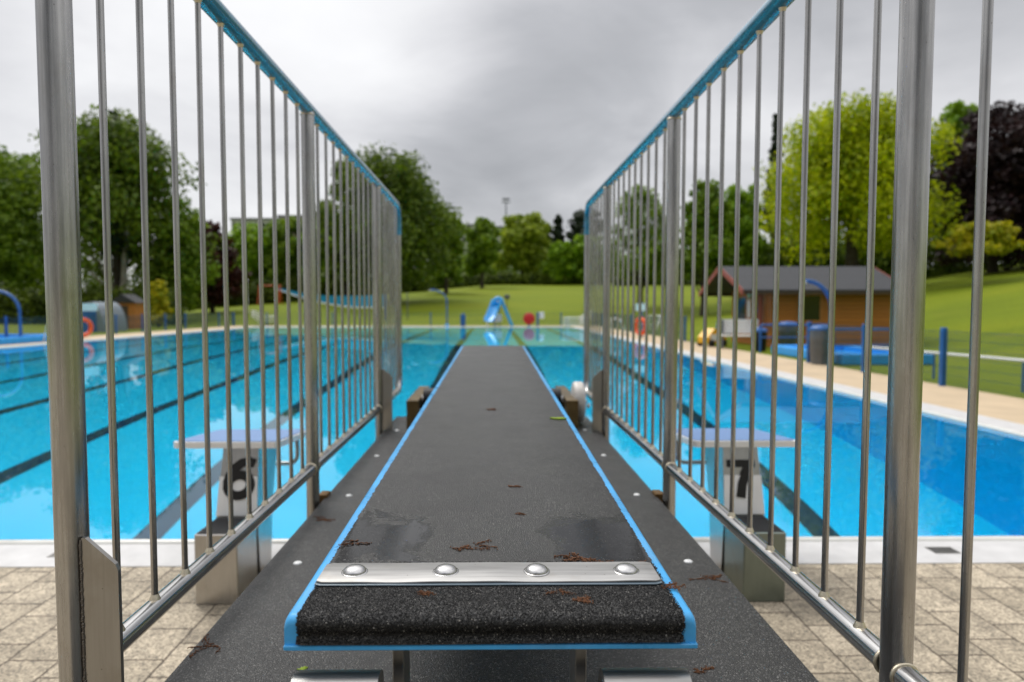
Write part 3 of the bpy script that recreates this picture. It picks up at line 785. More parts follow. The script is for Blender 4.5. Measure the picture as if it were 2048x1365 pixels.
# ---------------------------------------------------------------- starting blocks
def numeral_mesh(ch, H, depth):
    """heavy slanted digit built as a flat ribbon"""
    if ch == '6':
        path = [(.36, .93), (.18, 1.0), (-.02, .95), (-.20, .80), (-.32, .58), (-.36, .34)]
        loop = [(.34*math.cos(a)+.0, .30+.30*math.sin(a)-.0) for a in [R(180+q) for q in range(0, 361, 15)]]
        strokes = [(path, .26), (loop, .26)]
        sh = .10
    else:
        strokes = [([(-.42, .90), (.0, .90), (.40, .90)], .22), ([(.30, .93), (.12, .6), (.0, .3), (-.06, -.10)], .27)]; sh = 0
    m = MB()
    for zz, (P, w) in enumerate(strokes):
        P = [Vector((x+sh*y, y, 0)) for x, y in P]; n = len(P); rows = []
        for i, p in enumerate(P):
            closed = (P[0]-P[-1]).length < .01
            a = P[i-1] if i else (P[-2] if closed else p); b = P[i+1] if i < n-1 else (P[1] if closed else p)
            t = (b-a).normalized(); nn = Vector((-t.y, t.x, 0))*w*.5
            rows.append((p+nn, p-nn))
        d = depth+zz*.0004
        vs = [Vector((v.x*H, v.y*H, dd)) for r in rows for v in r for dd in (0, d)]
        fs = []
        for i in range(n-1):
            a = i*4; fs += [[a+1, a+3, a+7, a+5], [a, a+4, a+6, a+2], [a, a+1, a+5, a+4], [a+2, a+6, a+7, a+3]]
        m.add(vs, fs, False)
        m.add([vs[0], vs[1], vs[3], vs[2]], [[0, 1, 2, 3]], False); m.add([vs[-4], vs[-3], vs[-1], vs[-2]], [[0, 1, 2, 3]], False)
    return m
def block(cx, ch, s):
    """s = +1: outer side is +x"""
    t = thing('starting_block', 'starting block with a black %s, blue top and steel column, seen through the %s railing' % (ch, 'left' if s < 0 else 'right'), 'starting block', (cx, 3.3, 0), group='numbered starting blocks at the near pool edge')
    inv = Matrix.Translation((-cx, -3.3, 0))
    def put(m, name, mt, par=None):
        o = m.build(name, mt, par or t); o.matrix_parent_inverse = inv if par is None else Matrix.Identity(4); return o
    xc = s*1.222
    # slanted platform
    def P(y): return .672-(y-3.12)*.075
    m = MB(); y0, y1 = 3.12, 3.66; x0, x1 = cx-.257, cx+.257
    def slab(m, x0, x1, y0, y1, dz0, dz1, q=0):
        vs = []
        for dz in (dz0, dz1):
            vs += [(x0+q, y0, P(y0)+dz), (x1-q, y0, P(y0)+dz), (x1, y0+q, P(y0)+dz), (x1, y1-q, P(y1)+dz), (x1-q, y1, P(y1)+dz), (x0+q, y1, P(y1)+dz), (x0, y1-q, P(y1)+dz), (x0, y0+q, P(y0)+dz)]
        m.add(vs, [list(range(7, -1, -1)), list(range(8, 16))]+[[i, (i+1) % 8, (i+1) % 8+8, i+8] for i in range(8)])
    slab(m, x0, x1, y0, y1, -.030, 0, .02)
    pl = put(m, 'platform_tray', WHITE)
    m = MB(); slab(m, x0+.012, x1-.012, y0+.012, y1-.012, .001, .004, .015); put(m, 'grip_top', BLOCKTOP, pl)
    # column: tapered, leaning forward to the pool
    def col_sec(z):   # x half width, y front, y back
        u = (z-.32)/(.64-.32); return .098-.013*u, 3.085+.06*u, 3.30+.13*u
    m = MB(); vs = []
    for z in (0, .32, .64):
        if z == 0: w, a, b = .100, 3.11, 3.26
        else: w, a, b = col_sec(z)
        o = -s*.0+(0 if z < .6 else -s*.004)
        vs += [(xc-w+o, a, z), (xc+w+o, a, z), (xc+w+o, b, z), (xc-w+o, b, z)]
    fs = [[0, 1, 5, 4], [1, 2, 6, 5], [2, 3, 7, 6], [3, 0, 4, 7], [4, 5, 9, 8], [5, 6, 10, 9], [6, 7, 11, 10], [7, 4, 8, 11], [8, 9, 10, 11], [3, 2, 1, 0]]
    m.add(vs, fs, False); put(m, 'column', ST_BLOCK)
    # white number plate on the back of the column
    def on(z, d): w, a, b = col_sec(z); return w, a-d
    m = MB(); vs = []
    for z in (.325, .505):
        w, a = on(z, .0); vs += [(xc-w, a-.005, z), (xc+w, a-.005, z), (xc+w, a-.001, z), (xc-w, a-.001, z)]
    m.add(vs, [[0, 1, 5, 4], [1, 2, 6, 5], [2, 3, 7, 6], [3, 0, 4, 7], [4, 5, 6, 7], [3, 2, 1, 0]], False)
    plate = put(m, 'number_plate', WHITE)
    tilt = math.atan2(.06, .32)
    o = numeral_mesh(ch, .162, .002).build('numeral', BLACK, plate)
    o.location = (xc+(.0 if s < 0 else -.004), col_sec(.42)[1]-.0075, .418)
    o.rotation_euler = (R(90)-tilt, 0, 0)
    # step with perforated tread
    m = MB(); m.box(xc-.0945, 2.84, 0, xc+.0945, 3.083, .318, bev=.004); put(m, 'step', steel('step_steel_%s' % ch, 2, .46 if s < 0 else .24, .32, (1, .965, .92) if s < 0 else (.86, 1, .9), (.9, 1.07)))
    m = MB()
    for k in range(9): m.box(xc-.085, 2.852+k*.024, .3185, xc+.085, 2.862+k*.024, .323)
    put(m, 'step_tread', mat('dark_tread', (.05, .05, .052), .6, .3))
    # backstroke grips
    for q in (-1, 1):
        pass
    yb = 3.60
    path = [(cx-.20, yb, P(yb)-.03), (cx-.20, yb+.01, .50)]
    for k in range(1, 5): a = R(90*k/4); path.append((cx-.20+.05*(1-math.cos(a)), yb+.01, .50-.05*math.sin(a)))
    for k in range(0, 5): a = R(90*k/4); path.append((cx+.15+.05*math.sin(a), yb+.01, .45+.05*(1-math.cos(a))))
    path.append((cx+.20, yb, P(yb)-.03))
    put(MB().tube(path, .012, 12), 'grab_bar', ST_X)
block(-1.285, '6', -1); block(1.238, '7', 1)

# ---------------------------------------------------------------- fallen catkins and buds
def litter(name, px, py, surf, L, label, seed, m=DIRT, ang=0, n=4, fat=1.0):
    z = .61
    for _ in range(4):
        p = at_z(px, py, z+.001)
        if surf == 'board': z = ztop(p.y)+.0014
    rnd = random.Random(seed)
    mb = MB()
    for k in range(n):
        a = ang+rnd.uniform(-.7, .7)+(math.pi if rnd.random() < .3 else 0)
        q = Vector((p.x+rnd.uniform(-.3, .3)*L, p.y+rnd.uniform(-.25, .25)*L, z+.0008)); path = [q.copy()]
        for j in range(9):
            a += rnd.uniform(-.55, .55); q = q+Vector((math.cos(a), math.sin(a)*.8, 0))*L*.085; q.z = z+rnd.uniform(.0006, .0024)
            path.append(q.copy())
        mb.tube(path, .001, 6, radii=[rnd.uniform(.0003, .0011)*fat for _ in path])
        for j in range(26):
            w = rnd.choice(path); s_ = rnd.uniform(.0003, .0011)*fat; w = w+Vector((rnd.gauss(0, .0026), rnd.gauss(0, .0026), 0))
            mb.box(w.x-s_, w.y-s_, z, w.x+s_, w.y+s_, z+s_*1.6, bev=s_*.3)
    o = mb.build(name, m, None, origin=(p.x, p.y, z)); tag(o, label, 'plant litter', 'fallen catkins and buds')
for k, a in enumerate([
    ('catkin', 945, 1092, 'board', .040, 'long brown catkin in the middle of the wet patch on the springboard', DIRT, .2, 5, 1),
    ('catkin', 1160, 1118, 'board', .038, 'clumped brown catkin in the puddle, left of the long straight one', DIRT, -.5, 6, 1.1),
    ('catkin', 1250, 1128, 'board', .050, 'long thin catkin behind the rightmost bolt of the steel strip', DIRT, 0, 3, .8),
    ('catkin', 705, 1085, 'board', .030, 'thin brown catkin at the left blue edge of the springboard', DIRT, .1, 3, .8),
    ('catkin', 843, 1187, 'board', .022, 'reddish catkin crumb just in front of the steel strip, left of centre', DIRT, .1, 3, .8),
    ('catkin', 1118, 1183, 'board', .020, 'small crumb touching the front of the steel strip, right of centre', DIRT, .1, 3, .7),
    ('catkin', 1166, 1198, 'board', .014, 'little golden brown knot on the front grit of the springboard', DIRT, .1, 4, 1),
    ('catkin', 1338, 1172, 'board', .020, 'dark red crumb at the right end of the steel strip', DIRT, .1, 4, .9),
    ('catkin', 982, 819, 'board', .05, 'small dark catkin far out on the springboard', DIRT, 0, 3, 1.6),
    ('catkin', 1024, 972, 'board', .018, 'tiny brown speck in the middle of the board, the farther of two', DIRT, 0, 2, 1),
    ('catkin', 1048, 1027, 'board', .014, 'tiny brown speck in the middle of the board, the nearer of two', DIRT, 0, 2, .8),
    ('catkin', 420, 1290, 'slab', .07, 'largest brown catkin, at the left edge of the dark slab near the gusset plate', DIRT, .5, 4, 1.2),
    ('catkin', 651, 1038, 'slab', .06, 'brown catkin on the left strip of slab below the middle post', DIRT, .1, 5, 1.3),
    ('catkin', 1413, 1155, 'slab', .06, 'brown catkin beside a white screw on the right strip of slab', DIRT, -.2, 6, 1.3),
    ('catkin', 1408, 1342, 'slab', .025, 'small brown catkin on the slab beside the right hinge tube', DIRT, -.2, 4, 1.2),
    ('green_bud', 781, 1138, 'board', .006, 'bright green bud on the far edge of the steel strip', BUD, 0, 4, 1.2),
    ('green_bud', 1118, 838, 'board', .022, 'yellow green leaf near the right blue edge by the fulcrum', BUD, 0, 5, 3),
    ('green_bud', 603, 1339, 'slab', .010, 'yellow green bud on the slab above the left hinge tube', BUD, 0, 4, 1.6)]):
    litter(a[0], a[1], a[2], a[3], a[4], a[5], 20+k, a[6], a[7], a[8], a[9])

# ---------------------------------------------------------------- pool fences
def fence_run(label, p0, p1, bays, panel=True, h=.95):
    p0 = Vector((*p0, 0)); p1 = Vector((*p1, 0)); d = (p1-p0)/bays; L = d.length; ang = math.atan2(d.y, d.x)
    t = thing('pool_fence', label, 'fence', p0, ang, 'blue mesh fences round the pool')
    def mk(m, name, mt): return m.build(name, mt, t)
    post = MB().box(-.04, -.04, -.05, .04, .04, h+.04, bev=.006); post0 = mk(post, 'post', DBLUE)
    m = MB()
    nv = int(L/.05)
    for k in range(1, nv): x = k*L/nv; m.box(x-.0025, -.0025, .05, x+.0025, .0025, h-.02)
    for z in np.linspace(.05, h-.02, 7): m.box(.04, -.006, z-.0035, L-.04, -.003, z+.0035)
    pan = mk(m, 'wire_panel', WIRE)
    for k in range(1, bays+1):
        c = post0.copy(); COL.objects.link(c); c.parent = t; c.location = (k*L, 0, 0)
        if k < bays: c = pan.copy(); COL.objects.link(c); c.parent = t; c.location = (k*L, 0, 0)
    return t
fence_run('blue mesh fence beside the right path, nearest bays with the lawn slope behind', (7.62, 3.9), (7.62, 15.5), 5)
fence_run('blue mesh fence on the right, far run between bench and far corner', (7.62, 25.5), (7.62, 47.6), 9)
fence_run('blue mesh fence across the far end of the pool behind the slide', (-18.8, 47.7), (7.5, 47.7), 11)
fence_run('blue mesh fence along the left side of the pool', (-18.8, 18), (-18.8, 47.5), 12)
t = thing('handrail', 'white handrail standing behind the right hand fence', 'handrail', (8.1, 10, 0))
inv = Matrix.Translation((-8.1, -10, 0))
a = at_y(1740, 695, 13.9); b = at_y(2048, 722, 10.0); c = b+(b-a)*.8
MB().tube([a, b, c], .028, 12).build('rail', WHITE, t).matrix_parent_inverse = inv
for p in (a, (a+b)/2, b, c): MB().tube([(p.x, p.y, 0), (p.x, p.y, p.z-.02)], .02, 10).build('post', DBLUE, t).matrix_parent_inverse = inv

# ---------------------------------------------------------------- foot baths, showers
def footbath(label, x0, y0, x1, y1, h=.26):
    t = thing('foot_bath', label, 'foot bath', ((x0+x1)/2, (y0+y1)/2, 0))
    inv = Matrix.Translation((-(x0+x1)/2, -(y0+y1)/2, 0))
    m = MB(); w = .16
    m.box(x0, y0, 0, x1, y0+w, h, bev=.03); m.box(x0, y1-w, 0, x1, y1, h, bev=.03)
    m.box(x0, y0+w, 0, x0+w, y1-w, h-.002, bev=.03); m.box(x1-w, y0+w, 0, x1, y1-w, h-.002, bev=.03)
    m.build('basin_wall', FBLUE, t).matrix_parent_inverse = inv
    MB().box(x0+w, y0+w, .0, x1-w, y1-w, .10).build('basin_floor', FBLUE, t).matrix_parent_inverse = inv
footbath('bright blue foot bath in front of the log cabin', 8.05, 14.8, 10.2, 18.6)
footbath('bright blue foot bath at the left edge of the pool, below the blue arch shower', -20.2, 20.0, -17.3, 26.5)
def shower(label, x, y, dx, dy, H=2.05, reach=.9):
    t = thing('arch_shower', label, 'shower', (x, y, 0), group='blue arch showers')
    path = [(0, 0, 0), (0, 0, H-.8)]
    for k in range(1, 10): a = R(95*k/9); path.append((dx*reach*(1-math.cos(a))*.92, dy*reach*(1-math.cos(a))*.92, H-.8+.8*math.sin(a)))
    MB().tube(path, .055, 14).build('pipe', DBLUE if x > 0 else MATS['dark_blue_paint'], t)
    e = path[-1]
    MB().lathe([(.03, .03), (.09, -.05), (.09, -.07), (.001, -.07)], e, 2, 16).build('shower_head', ST_BLOCK, t)
    MB().lathe([(.16, 0), (.16, .05), (.09, .16), (.055, .17)], (0, 0, 0), 2, 18).build('base', FBLUE, t)
    return t
shower('blue arch shower in front of the log cabin window', 9.25, 17.6, -.9, .25, 2.05, .75)
shower('blue arch shower by the left pool edge against the hedge', -17.62, 24.5, -1, .1, 1.95, 1.0)
p = at_z(889, 655, 0); shower('thin blue arch shower on the far pool side left of the slide', p.x, 46.6, -1, 0, 2.6, 1.2)
# blue guard rails and drums by the right foot bath
t = thing('guard_rail', 'blue tube guard rail round the foot bath by the cabin', 'guard rail', (9.2, 16.5, 0)); inv = Matrix.Translation((-9.2, -16.5, 0))
for y in (15.0, 19.0):
    pts = [(7.9, y, 0), (7.9, y, .82), (9.9, y, .82), (9.9, y, 0)]
    MB().tube([pts[0], (7.9, y, .78), (7.94, y, .82), (9.86, y, .82), (9.9, y, .78), pts[3]], .03, 10).build('loop', DBLUE, t).matrix_parent_inverse = inv
    MB().tube([(7.93, y, .45), (9.87, y, .45)], .02, 10).build('middle_bar', DBLUE, t).matrix_parent_inverse = inv
def drum(label, px, py, r, h, m, Y=None):
    p = at_z(px, py, 0)
    t = thing('litter_bin', label, 'bin', (p.x, p.y, 0), group='bins and drums near the cabin')
    MB().lathe([(.001, 0), (r*.86, 0), (r*.9, .02), (r*.94, h*.33), (r, h*.34), (r*.97, h*.66), (r*1.02, h*.67), (r*1.02, h)], (0, 0, 0), 2, 24).build('body', m, t)
    MB().lathe([(r*1.09, h), (r*1.09, h+.05), (r*.8, h+.10), (.001, h+.12)], (0, 0, 0), 2, 24).build('lid', DBLUE, t)
drum('grey litter bin with blue lid left of the cabin window', 1575, 701, .27, .78, GREY)
drum('dark blue drum standing beside the blue foot bath', 1643, 729, .26, .80, GREY)
drum('dark litter bin in front of the cabin gable beside the white bench', 1518, 703, .22, .6, RUBBER_BLACK)

# ---------------------------------------------------------------- log cabin
def cabin():
    X0, X1, Y0, Y1, HE, HR = 9.35, 13.35, 21.6, 25.2, 1.98, 2.74
    t = thing('log_cabin', 'orange log cabin with grey shingle roof at the foot of the lawn slope', 'cabin', (X0, Y0, 0))
    inv = Matrix.Translation((-X0, -Y0, 0))
    def put(m, name, mt, par=None):
        o = m.build(name, mt, par or t); o.matrix_parent_inverse = inv if par is None else Matrix.Identity(4); return o
    ym = (Y0+Y1)/2
    put(MB().box(X0, Y0, 0, X1, Y0+.09, HE), 'front_wall', LOG)
    put(MB().box(X0, Y1-.09, 0, X1, Y1, HE), 'back_wall', LOG)
    m = MB(); m.prism([(Y0+.091, 0), (Y1-.091, 0), (Y1-.091, HE), (ym, HR-.12), (Y0+.091, HE)], 0, X0, X0+.09); put(m, 'gable_wall', LOG)
    m = MB(); m.prism([(Y0+.091, 0), (Y1-.091, 0), (Y1-.091, HE), (ym, HR-.12), (Y0+.091, HE)], 0, X1-.09, X1); put(m, 'gable_wall', LOG)
    # roof, two slopes with overhang and thickness, ridge along x
    def slope(s):
        ye = Y0-.45 if s < 0 else Y1+.45; ze = HE-.16+.02
        m = MB(); x0, x1 = X0-1.15, X1+.35; th = .07
        m.add([(x0, ye, ze), (x1, ye, ze), (x1, ym, HR), (x0, ym, HR), (x0, ye, ze+th), (x1, ye, ze+th), (x1, ym, HR+th), (x0, ym, HR+th)],
              [[0, 1, 2, 3], [7, 6, 5, 4], [0, 4, 5, 1], [1, 5, 6, 2], [3, 2, 6, 7], [0, 3, 7, 4]], False)
        r = put(m, 'roof', SHINGLE)
        for xx in (x0-.03, x1+.001):
            m = MB(); m.add([(xx, ye-.02, ze-.10), (xx+.03, ye-.02, ze-.10), (xx+.03, ym, HR-.10), (xx, ym, HR-.10), (xx, ye-.02, ze+.09), (xx+.03, ye-.02, ze+.09), (xx+.03, ym, HR+.09), (xx, ym, HR+.09)],
                  [[0, 1, 2, 3], [7, 6, 5, 4], [0, 4, 5, 1], [1, 5, 6, 2], [3, 2, 6, 7], [0, 3, 7, 4]], False); put(m, 'barge_board', TRIM, r)
        m = MB(); m.box(x0+.03, ye-.03, ze-.08, x1, ye-.002, ze+.03); put(m, 'eaves_board', MATS['dark_door'] if 'dark_door' in MATS else mat('dark_door', (.05, .03, .015), .5, vary=(6, .2)), r)
    slope(-1); slope(1)
    m = MB()
    m.box(X0-.42, Y0+.02, 0, X0-.30, Y0+.14, HE-.12)
    put(m, 'porch_post', TRIM)
    # window on the front
    fx0, fx1, fz0, fz1 = 10.25, 10.95, .90, 1.72
    f = MB()
    for a in ((fx0-.07, fz0-.07, fx1+.07, fz0), (fx0-.07, fz1, fx1+.07, fz1+.07), (fx0-.07, fz0, fx0, fz1), (fx1, fz0, fx1+.07, fz1)):
        f.box(a[0], Y0-.035, a[1], a[2], Y0-.002, a[3])
    wf = put(f, 'window_frame', mat('cabin_frame_wood', (.42, .17, .04), .5, vary=(8, .15)))
    put(MB().box(fx0, Y0-.016, fz0, fx1, Y0-.003, fz1), 'pane', DARKGLASS, wf)
    # gable side: window and half open door
    f = MB(); y0, y1 = Y1-1.45, Y1-.55
    for a in ((y0-.07, .75, y1+.07, .82), (y0-.07, 1.72, y1+.07, 1.79), (y0-.07, .82, y0, 1.72), (y1, .82, y1+.07, 1.72)):
        f.box(X0-.035, a[0], a[1], X0-.002, a[2], a[3])
    wf = put(f, 'window_frame', MATS['cabin_frame_wood'])
    put(MB().box(X0-.016, y0, .82, X0-.003, y1, 1.72), 'pane', DARKGLASS, wf)
    f = MB(); y0, y1 = Y0+.55, Y0+1.45
    for a in ((y0-.08, 0, y0, 1.9), (y1, 0, y1+.08, 1.9), (y0-.08, 1.9, y1+.08, 1.98)): f.box(X0-.04, a[0], a[1], X0-.002, a[2], a[3])
    df = put(f, 'door_frame', MATS['cabin_frame_wood'])
    d = MB().box(X0-.02, y0, .02, X0-.003, y1, 1.9); dr = put(d, 'door', mat('dark_door', (.05, .03, .015), .5, vary=(6, .2)))
    put(MB().box(X0-.03, y0+.15, 1.15, X0-.021, y1-.15, 1.75), 'pane', DARKGLASS, dr)
    put(MB().box(X0-.05, Y0+1.75, .95, X0-.012, Y0+1.97, 1.6, bev=.004), 'notice', WHITE)
    o = put(MB().lathe([(.001, 0), (.13, 0), (.13, .03), (.001, .03)], (X0-.045, Y0+1.86, 1.78), 0, 20), 'round_sign', mat('pale_green_sign', (.25, .5, .38), .5))
cabin()
# bench, cleaner trolley
p = at_z(1475, 698, 0)
t = thing('park_bench', 'white slatted bench left of the cabin gable', 'bench', (p.x, p.y, 0), R(-20))
MB().box(-.62, -.22, .40, .62, .22, .45, bev=.01).build('seat', WOOD, t)
m = MB()
for k in range(4): m.box(-.62, .20+.02*k, .50+k*.115, .62, .235+.02*k, .60+k*.115)
m.build('backrest', WOOD, t)
for x in (-.48, .48):
    m = MB(); m.box(x-.04, -.2, 0, x+.04, -.12, .40); m.box(x-.04, .14, 0, x+.04, .24, .92); m.box(x-.04, -.12, .1, x+.04, .14, .16); m.build('leg', GREY, t)
p = at_z(1424, 693, 0)
t = thing('pool_cleaner', 'yellow pool cleaner trolley lying by the right hand fence near the white bench', 'pool cleaner', (p.x, p.y, 0), R(25))
m = MB(); m.prism([(-.42, .12), (.42, .12), (.42, .30), (.22, .55), (-.12, .62), (-.42, .32)], 1, -.24, .24); m.build('body', YELLOW, t)
MB().box(-.30, -.26, .20, .0, -.241, .42, bev=.006).build('side_panel', WHITE, t)
for x in (-.28, .28):
    for y in (-.27, .27): MB().lathe([(.001, -.03), (.12, -.03), (.12, .03), (.001, .03)], (x, y, .12), 1, 18).build('wheel', RUBBER_BLACK, t)
MB().tube([(.36, -.18, .30), (.62, -.18, .80), (.62, .18, .80), (.36, .18, .30)], .015, 8).build('handle', GREY, t)
p = at_z(1440, 680, 0)
t = thing('hose_reel', 'grey hose reel behind the yellow pool cleaner', 'hose reel', (p.x+.6, p.y+1, 0))
m = MB()
for k in range(4): m.torus((-.15+k*.1, 0, .42), .30, .05, 0, 24, 8)
m.build('hose', GREY, t)
for x in (-.28, .28):
    MB().lathe([(.001, -.01), (.40, -.01), (.40, .01), (.001, .01)], (x, 0, .42), 0, 24).build('side_disc', DBLUE, t)

# ---------------------------------------------------------------- lifebuoys, signs, ladders
def buoy_stand(label, x, y, face, sign=True, sw=.75):
    t = thing('lifebuoy_stand', label, 'lifebuoy stand', (x, y, 0), -.5*face, group='lifebuoy stands on the pool sides')
    MB().tube([(0, 0, 0), (0, 0, 1.55)], .035, 12).build('post', DBLUE, t)
    m = MB(); m.torus((face*.10, 0, .50), .33, .085, 0, 28, 10); b = m.build('lifebuoy', ORANGE, t)
    m = MB()
    for k in range(4):
        a = R(45+90*k); m.torus((face*.10, .33*math.cos(a), .50+.33*math.sin(a)), .088, .008, 0 if False else 0, 14, 5)
    m.build('reflective_band', WHITE, b)
    MB().tube([(0, 0, .92), (face*.10, 0, .92)], .015, 8).build('hook', ST_X, t)
    if sign: MB().box(face*.04-.012, -sw/2, 1.18, face*.04+.012, sw/2, 1.50, bev=.004).build('sign_board', mat('pale_green_white_sign', (.62, .74, .70), .45, vary=(4, .06)), t)
buoy_stand('orange lifebuoy with wide pale sign on the left pool side', -17.1, 27.3, 1, True, 1.3)
buoy_stand('orange lifebuoy below two pale signs on the right pool side', 6.65, 28.6, -1, True, .8)
def ladder(label, x, y, face):
    t = thing('pool_ladder', label, 'pool ladder', (x, y, 0), group='curved steel pool ladders')
    for q in (-.28, .28):
        path = []
        for k in range(13):
            a = R(180*k/12); path.append((face*(.30*math.cos(a)), q, .52+.30*math.sin(a)))
        path = [(face*.42, q, 0), (face*.38, q, .2)]+path+[(-face*.30, q, -.9)]
        MB().tube(path, .022, 12).build('handrail', mat('bright_ladder_steel', (.7, .7, .7), .25, .6), t)
    for z in (-.25, -.5, -.75): MB().box(-face*.30-.04, -.27, z-.015, -face*.30+.04, .27, z+.015).build('tread', MATS['bright_ladder_steel'], t)
ladder('steel pool ladder next to the lifebuoy on the left pool side', PX0-.35, 25.2, -1)
ladder('steel pool ladder next to the lifebuoy on the right pool side', PX1+.35, 30.5, 1)
# far end furniture
def signpost(label, px, Y, face='w'):
    p = at_z(px, 655, 0)
    t = thing('sign_post', label, 'sign', (p.x*Y/p.y, Y, 0))
    MB().box(-.16, -.04, 0, -.02, .04, 1.0, bev=.01).build('post', DBLUE, t)
    MB().box(.03, -.02, .55, .36, .02, 1.02, bev=.02).build('board', WHITE, t)
    MB().box(-.02, -.01, .7, .03, .01, .76).build('bracket', DBLUE, t)
signpost('white sign on a blue post at the far end right of the slide', 1078, 46.3)
p = at_z(1058, 655, 0)
t = thing('hose_drum', 'round red hose drum on the far pool side between slide and white sign', 'hose drum', (p.x*46.4/p.y, 46.4, 0))
MB().lathe([(.001, -.10), (.40, -.10), (.42, -.06), (.36, -.05), (.36, .05), (.42, .06), (.40, .10), (.001, .10)], (0, 0, .55), 1, 28).build('drum', RED, t)
MB().box(-.08, -.06, 0, .08, .06, .55).build('stand', DBLUE, t)
p = at_z(926, 650, 0)
MBs = MB().box(-.18, -.18, 0, .18, .18, .85, bev=.03); o = MBs.build('waste_bin', DBLUE, None); o.location = (p.x*46.6/p.y, 46.6, 0); tag(o, 'dark blue waste bin on the far pool side left of the slide', 'bin')
# slide
def slide():
    p = at_z(997, 655, 0); cx = p.x*46.2/p.y; cy = 46.3
    t = thing('water_slide', 'bright blue arch shaped water slide at the far end of the pool', 'slide', (cx, cy, 0))
    rail_pts = []
    # chute comes from the top towards the pool, curving to the left
    top = Vector((-.02, .1, 1.98))
    def chute(path, w, name, mt):
        rows = []; n = len(path)
        for i, q in enumerate(path):
            q = Vector(q); tt = (Vector(path[min(n-1, i+1)])-Vector(path[max(0, i-1)])).normalized()
            sd = Vector((tt.y, -tt.x, 0)); sd = sd.normalized() if sd.length > .05 else Vector((1, 0, 0))
            up = sd.cross(tt).normalized(); up = up if up.z > 0 else -up
            row = []
            for u, hgt in ((-1, .20), (-.95, .05), (-.6, -.03), (0, -.06), (.6, -.03), (.95, .05), (1, .20), (1.07, .20), (1.05, .02), (.6, -.08), (0, -.11), (-.6, -.08), (-1.05, .02), (-1.07, .20)):
                row.append(q+sd*u*w+up*hgt)
            rows.append(row)
        k = 14; m = MB(); vs = [v for r in rows for v in r]; fs = []
        for i in range(n-1):
            for j in range(k): a = i*k+j; b = i*k+(j+1) % k; fs.append([a, b, b+k, a+k])
        m.add(vs, fs, True); m.add(rows[0], [list(range(k))], False); m.add(rows[-1], [list(range(k))], False)
        return m.build(name, mt, t)
    path = []
    for i in range(15):
        u = i/14; path.append((-.05-.62*u**.9, .1-1.25*u, .42+1.42*(1-u)**1.35))
    chute(path, .36, 'chute', SBLUE)
    # hood of the platform at the top
    m = MB(); m.tube([(-.40, 0, 1.45), (-.34, 0, 1.75), (-.18, 0, 1.97), (.05, 0, 2.0), (.2, 0, 1.9), (.30, 0, 1.65)], .13, 12); m.box(-.26, -.12, 1.62, .24, .35, 1.70, bev=.02); m.build('hood', SBLUE, t)
    for q in (0, .34):
        m = MB(); m.tube([(.22, q, 1.85), (.42, q, 1.35), (.72, q, .62), (.98, q, 0)], .11, 12); m.build('stair_side', SBLUE, t)
    m = MB()
    for k in range(7): u = k/7; m.box(.33+.58*u-.06, .03, 1.5*(1-u)-.0, .33+.58*u+.08, .31, 1.5*(1-u)+.03)
    m.build('stair_tread', DBLUE, t)
    for x, y in ((-.30, .1), (.1, .3)): MB().tube([(x, y, 0), (x, y, 1.62)], .04, 10).build('leg', GREY, t)
    m = MB(); m.box(-.95, .25, .30, .25, .65, .84, bev=.04); o = m.build('storage_chest', WHITE, None); o.location = (cx, cy, 0)
    o.location.z = 0
    for v in o.data.vertices: pass
    tag(o, 'white storage chest behind the blue water slide', 'chest')
    for x in (-.8, .1): 
        l = MB().box(x-.04, .3, 0, x+.04, .6, .299).build('leg', WHITE, o)
slide()
p = at_z(905, 652, 0)
for px, lab in ((905, 'small blue start float at the far edge, left one'), (887, 'small blue start float at the far edge, beside the thin shower')): pass
# sun loungers stacked, white frames
def lounger_stack(label, px, py, z=0, n=3, rz=0):
    p = at_z(px, py, 0)
    t = thing('lounger_stack', label, 'stacked loungers', (p.x, p.y, 0), rz, 'stacks of white loungers')
    for k in range(n):
        zz = .28+k*.20
        m = MB(); m.tube([(-.9, -.3, zz), (.2, -.3, zz), (.85, -.3, zz+.42), (.85, .3, zz+.42), (.2, .3, zz), (-.9, .3, zz), (-.9, -.3, zz)], .03, 8)
        fr = m.build('lounger_frame', WHITE, t)
        m = MB(); m.box(-.88, -.27, zz-.01, .18, .27, zz+.01); m.build('sling', GREY, fr)
    for x in (-.7, .3):
        for y in (-.28, .28): MB().tube([(x, y, 0), (x, y, .28+(n-1)*.2)], .025, 8).build('leg', WHITE, t)
lounger_stack('stack of white framed loungers at the far right corner of the pool', 1155, 657, 0, 3, R(10))
lounger_stack('stack of white framed loungers at the far left corner of the pool', 528, 651, 0, 3, R(170))
lounger_stack('low stack of grey and white loungers beside the right hand lifebuoy', 1300, 668, 0, 2, R(60))
# mast flags and small poles
def pole(name, label, cat, px, base, top, r, m, head=None):
    p = on_ground(px, base); h = at_y(px, top, p.y).z-p.z
    t = thing(name, label, cat, p)
    MB().tube([(0, 0, 0), (0, 0, h)], r, 10, radii=[r, r*.6]).build('pole', m, t)
    if head == 'flood': 
        m2 = MB(); m2.box(-1.0, -.2, h-.1, 1.0, .2, h+.1, bev=.03); m2.box(-.8, -.2, h+.5, .8, .2, h+.9, bev=.03); m2.build('floodlight_bank', GREY, t)
    elif head == 'lamp':
        MB().box(-.25, -.25, h-.02, .25, .25, h+.38, bev=.05).build('lamp_head', GREY, t)
    elif head == 'cap':
        MB().lathe([(r*1.4, 0), (r*1.4, .1), (.001, .16)], (0, 0, h), 2, 12).build('cap', m, t)
pole('floodlight_mast', 'tall thin floodlight mast rising behind the distant trees', 'floodlight mast', 1012, 556, 405, .22, GREY, 'flood')
pole('park_lamp', 'small dark lamp on the lawn just right of the slide top', 'lamp', 1014, 618, 598, .05, GREY, 'lamp')
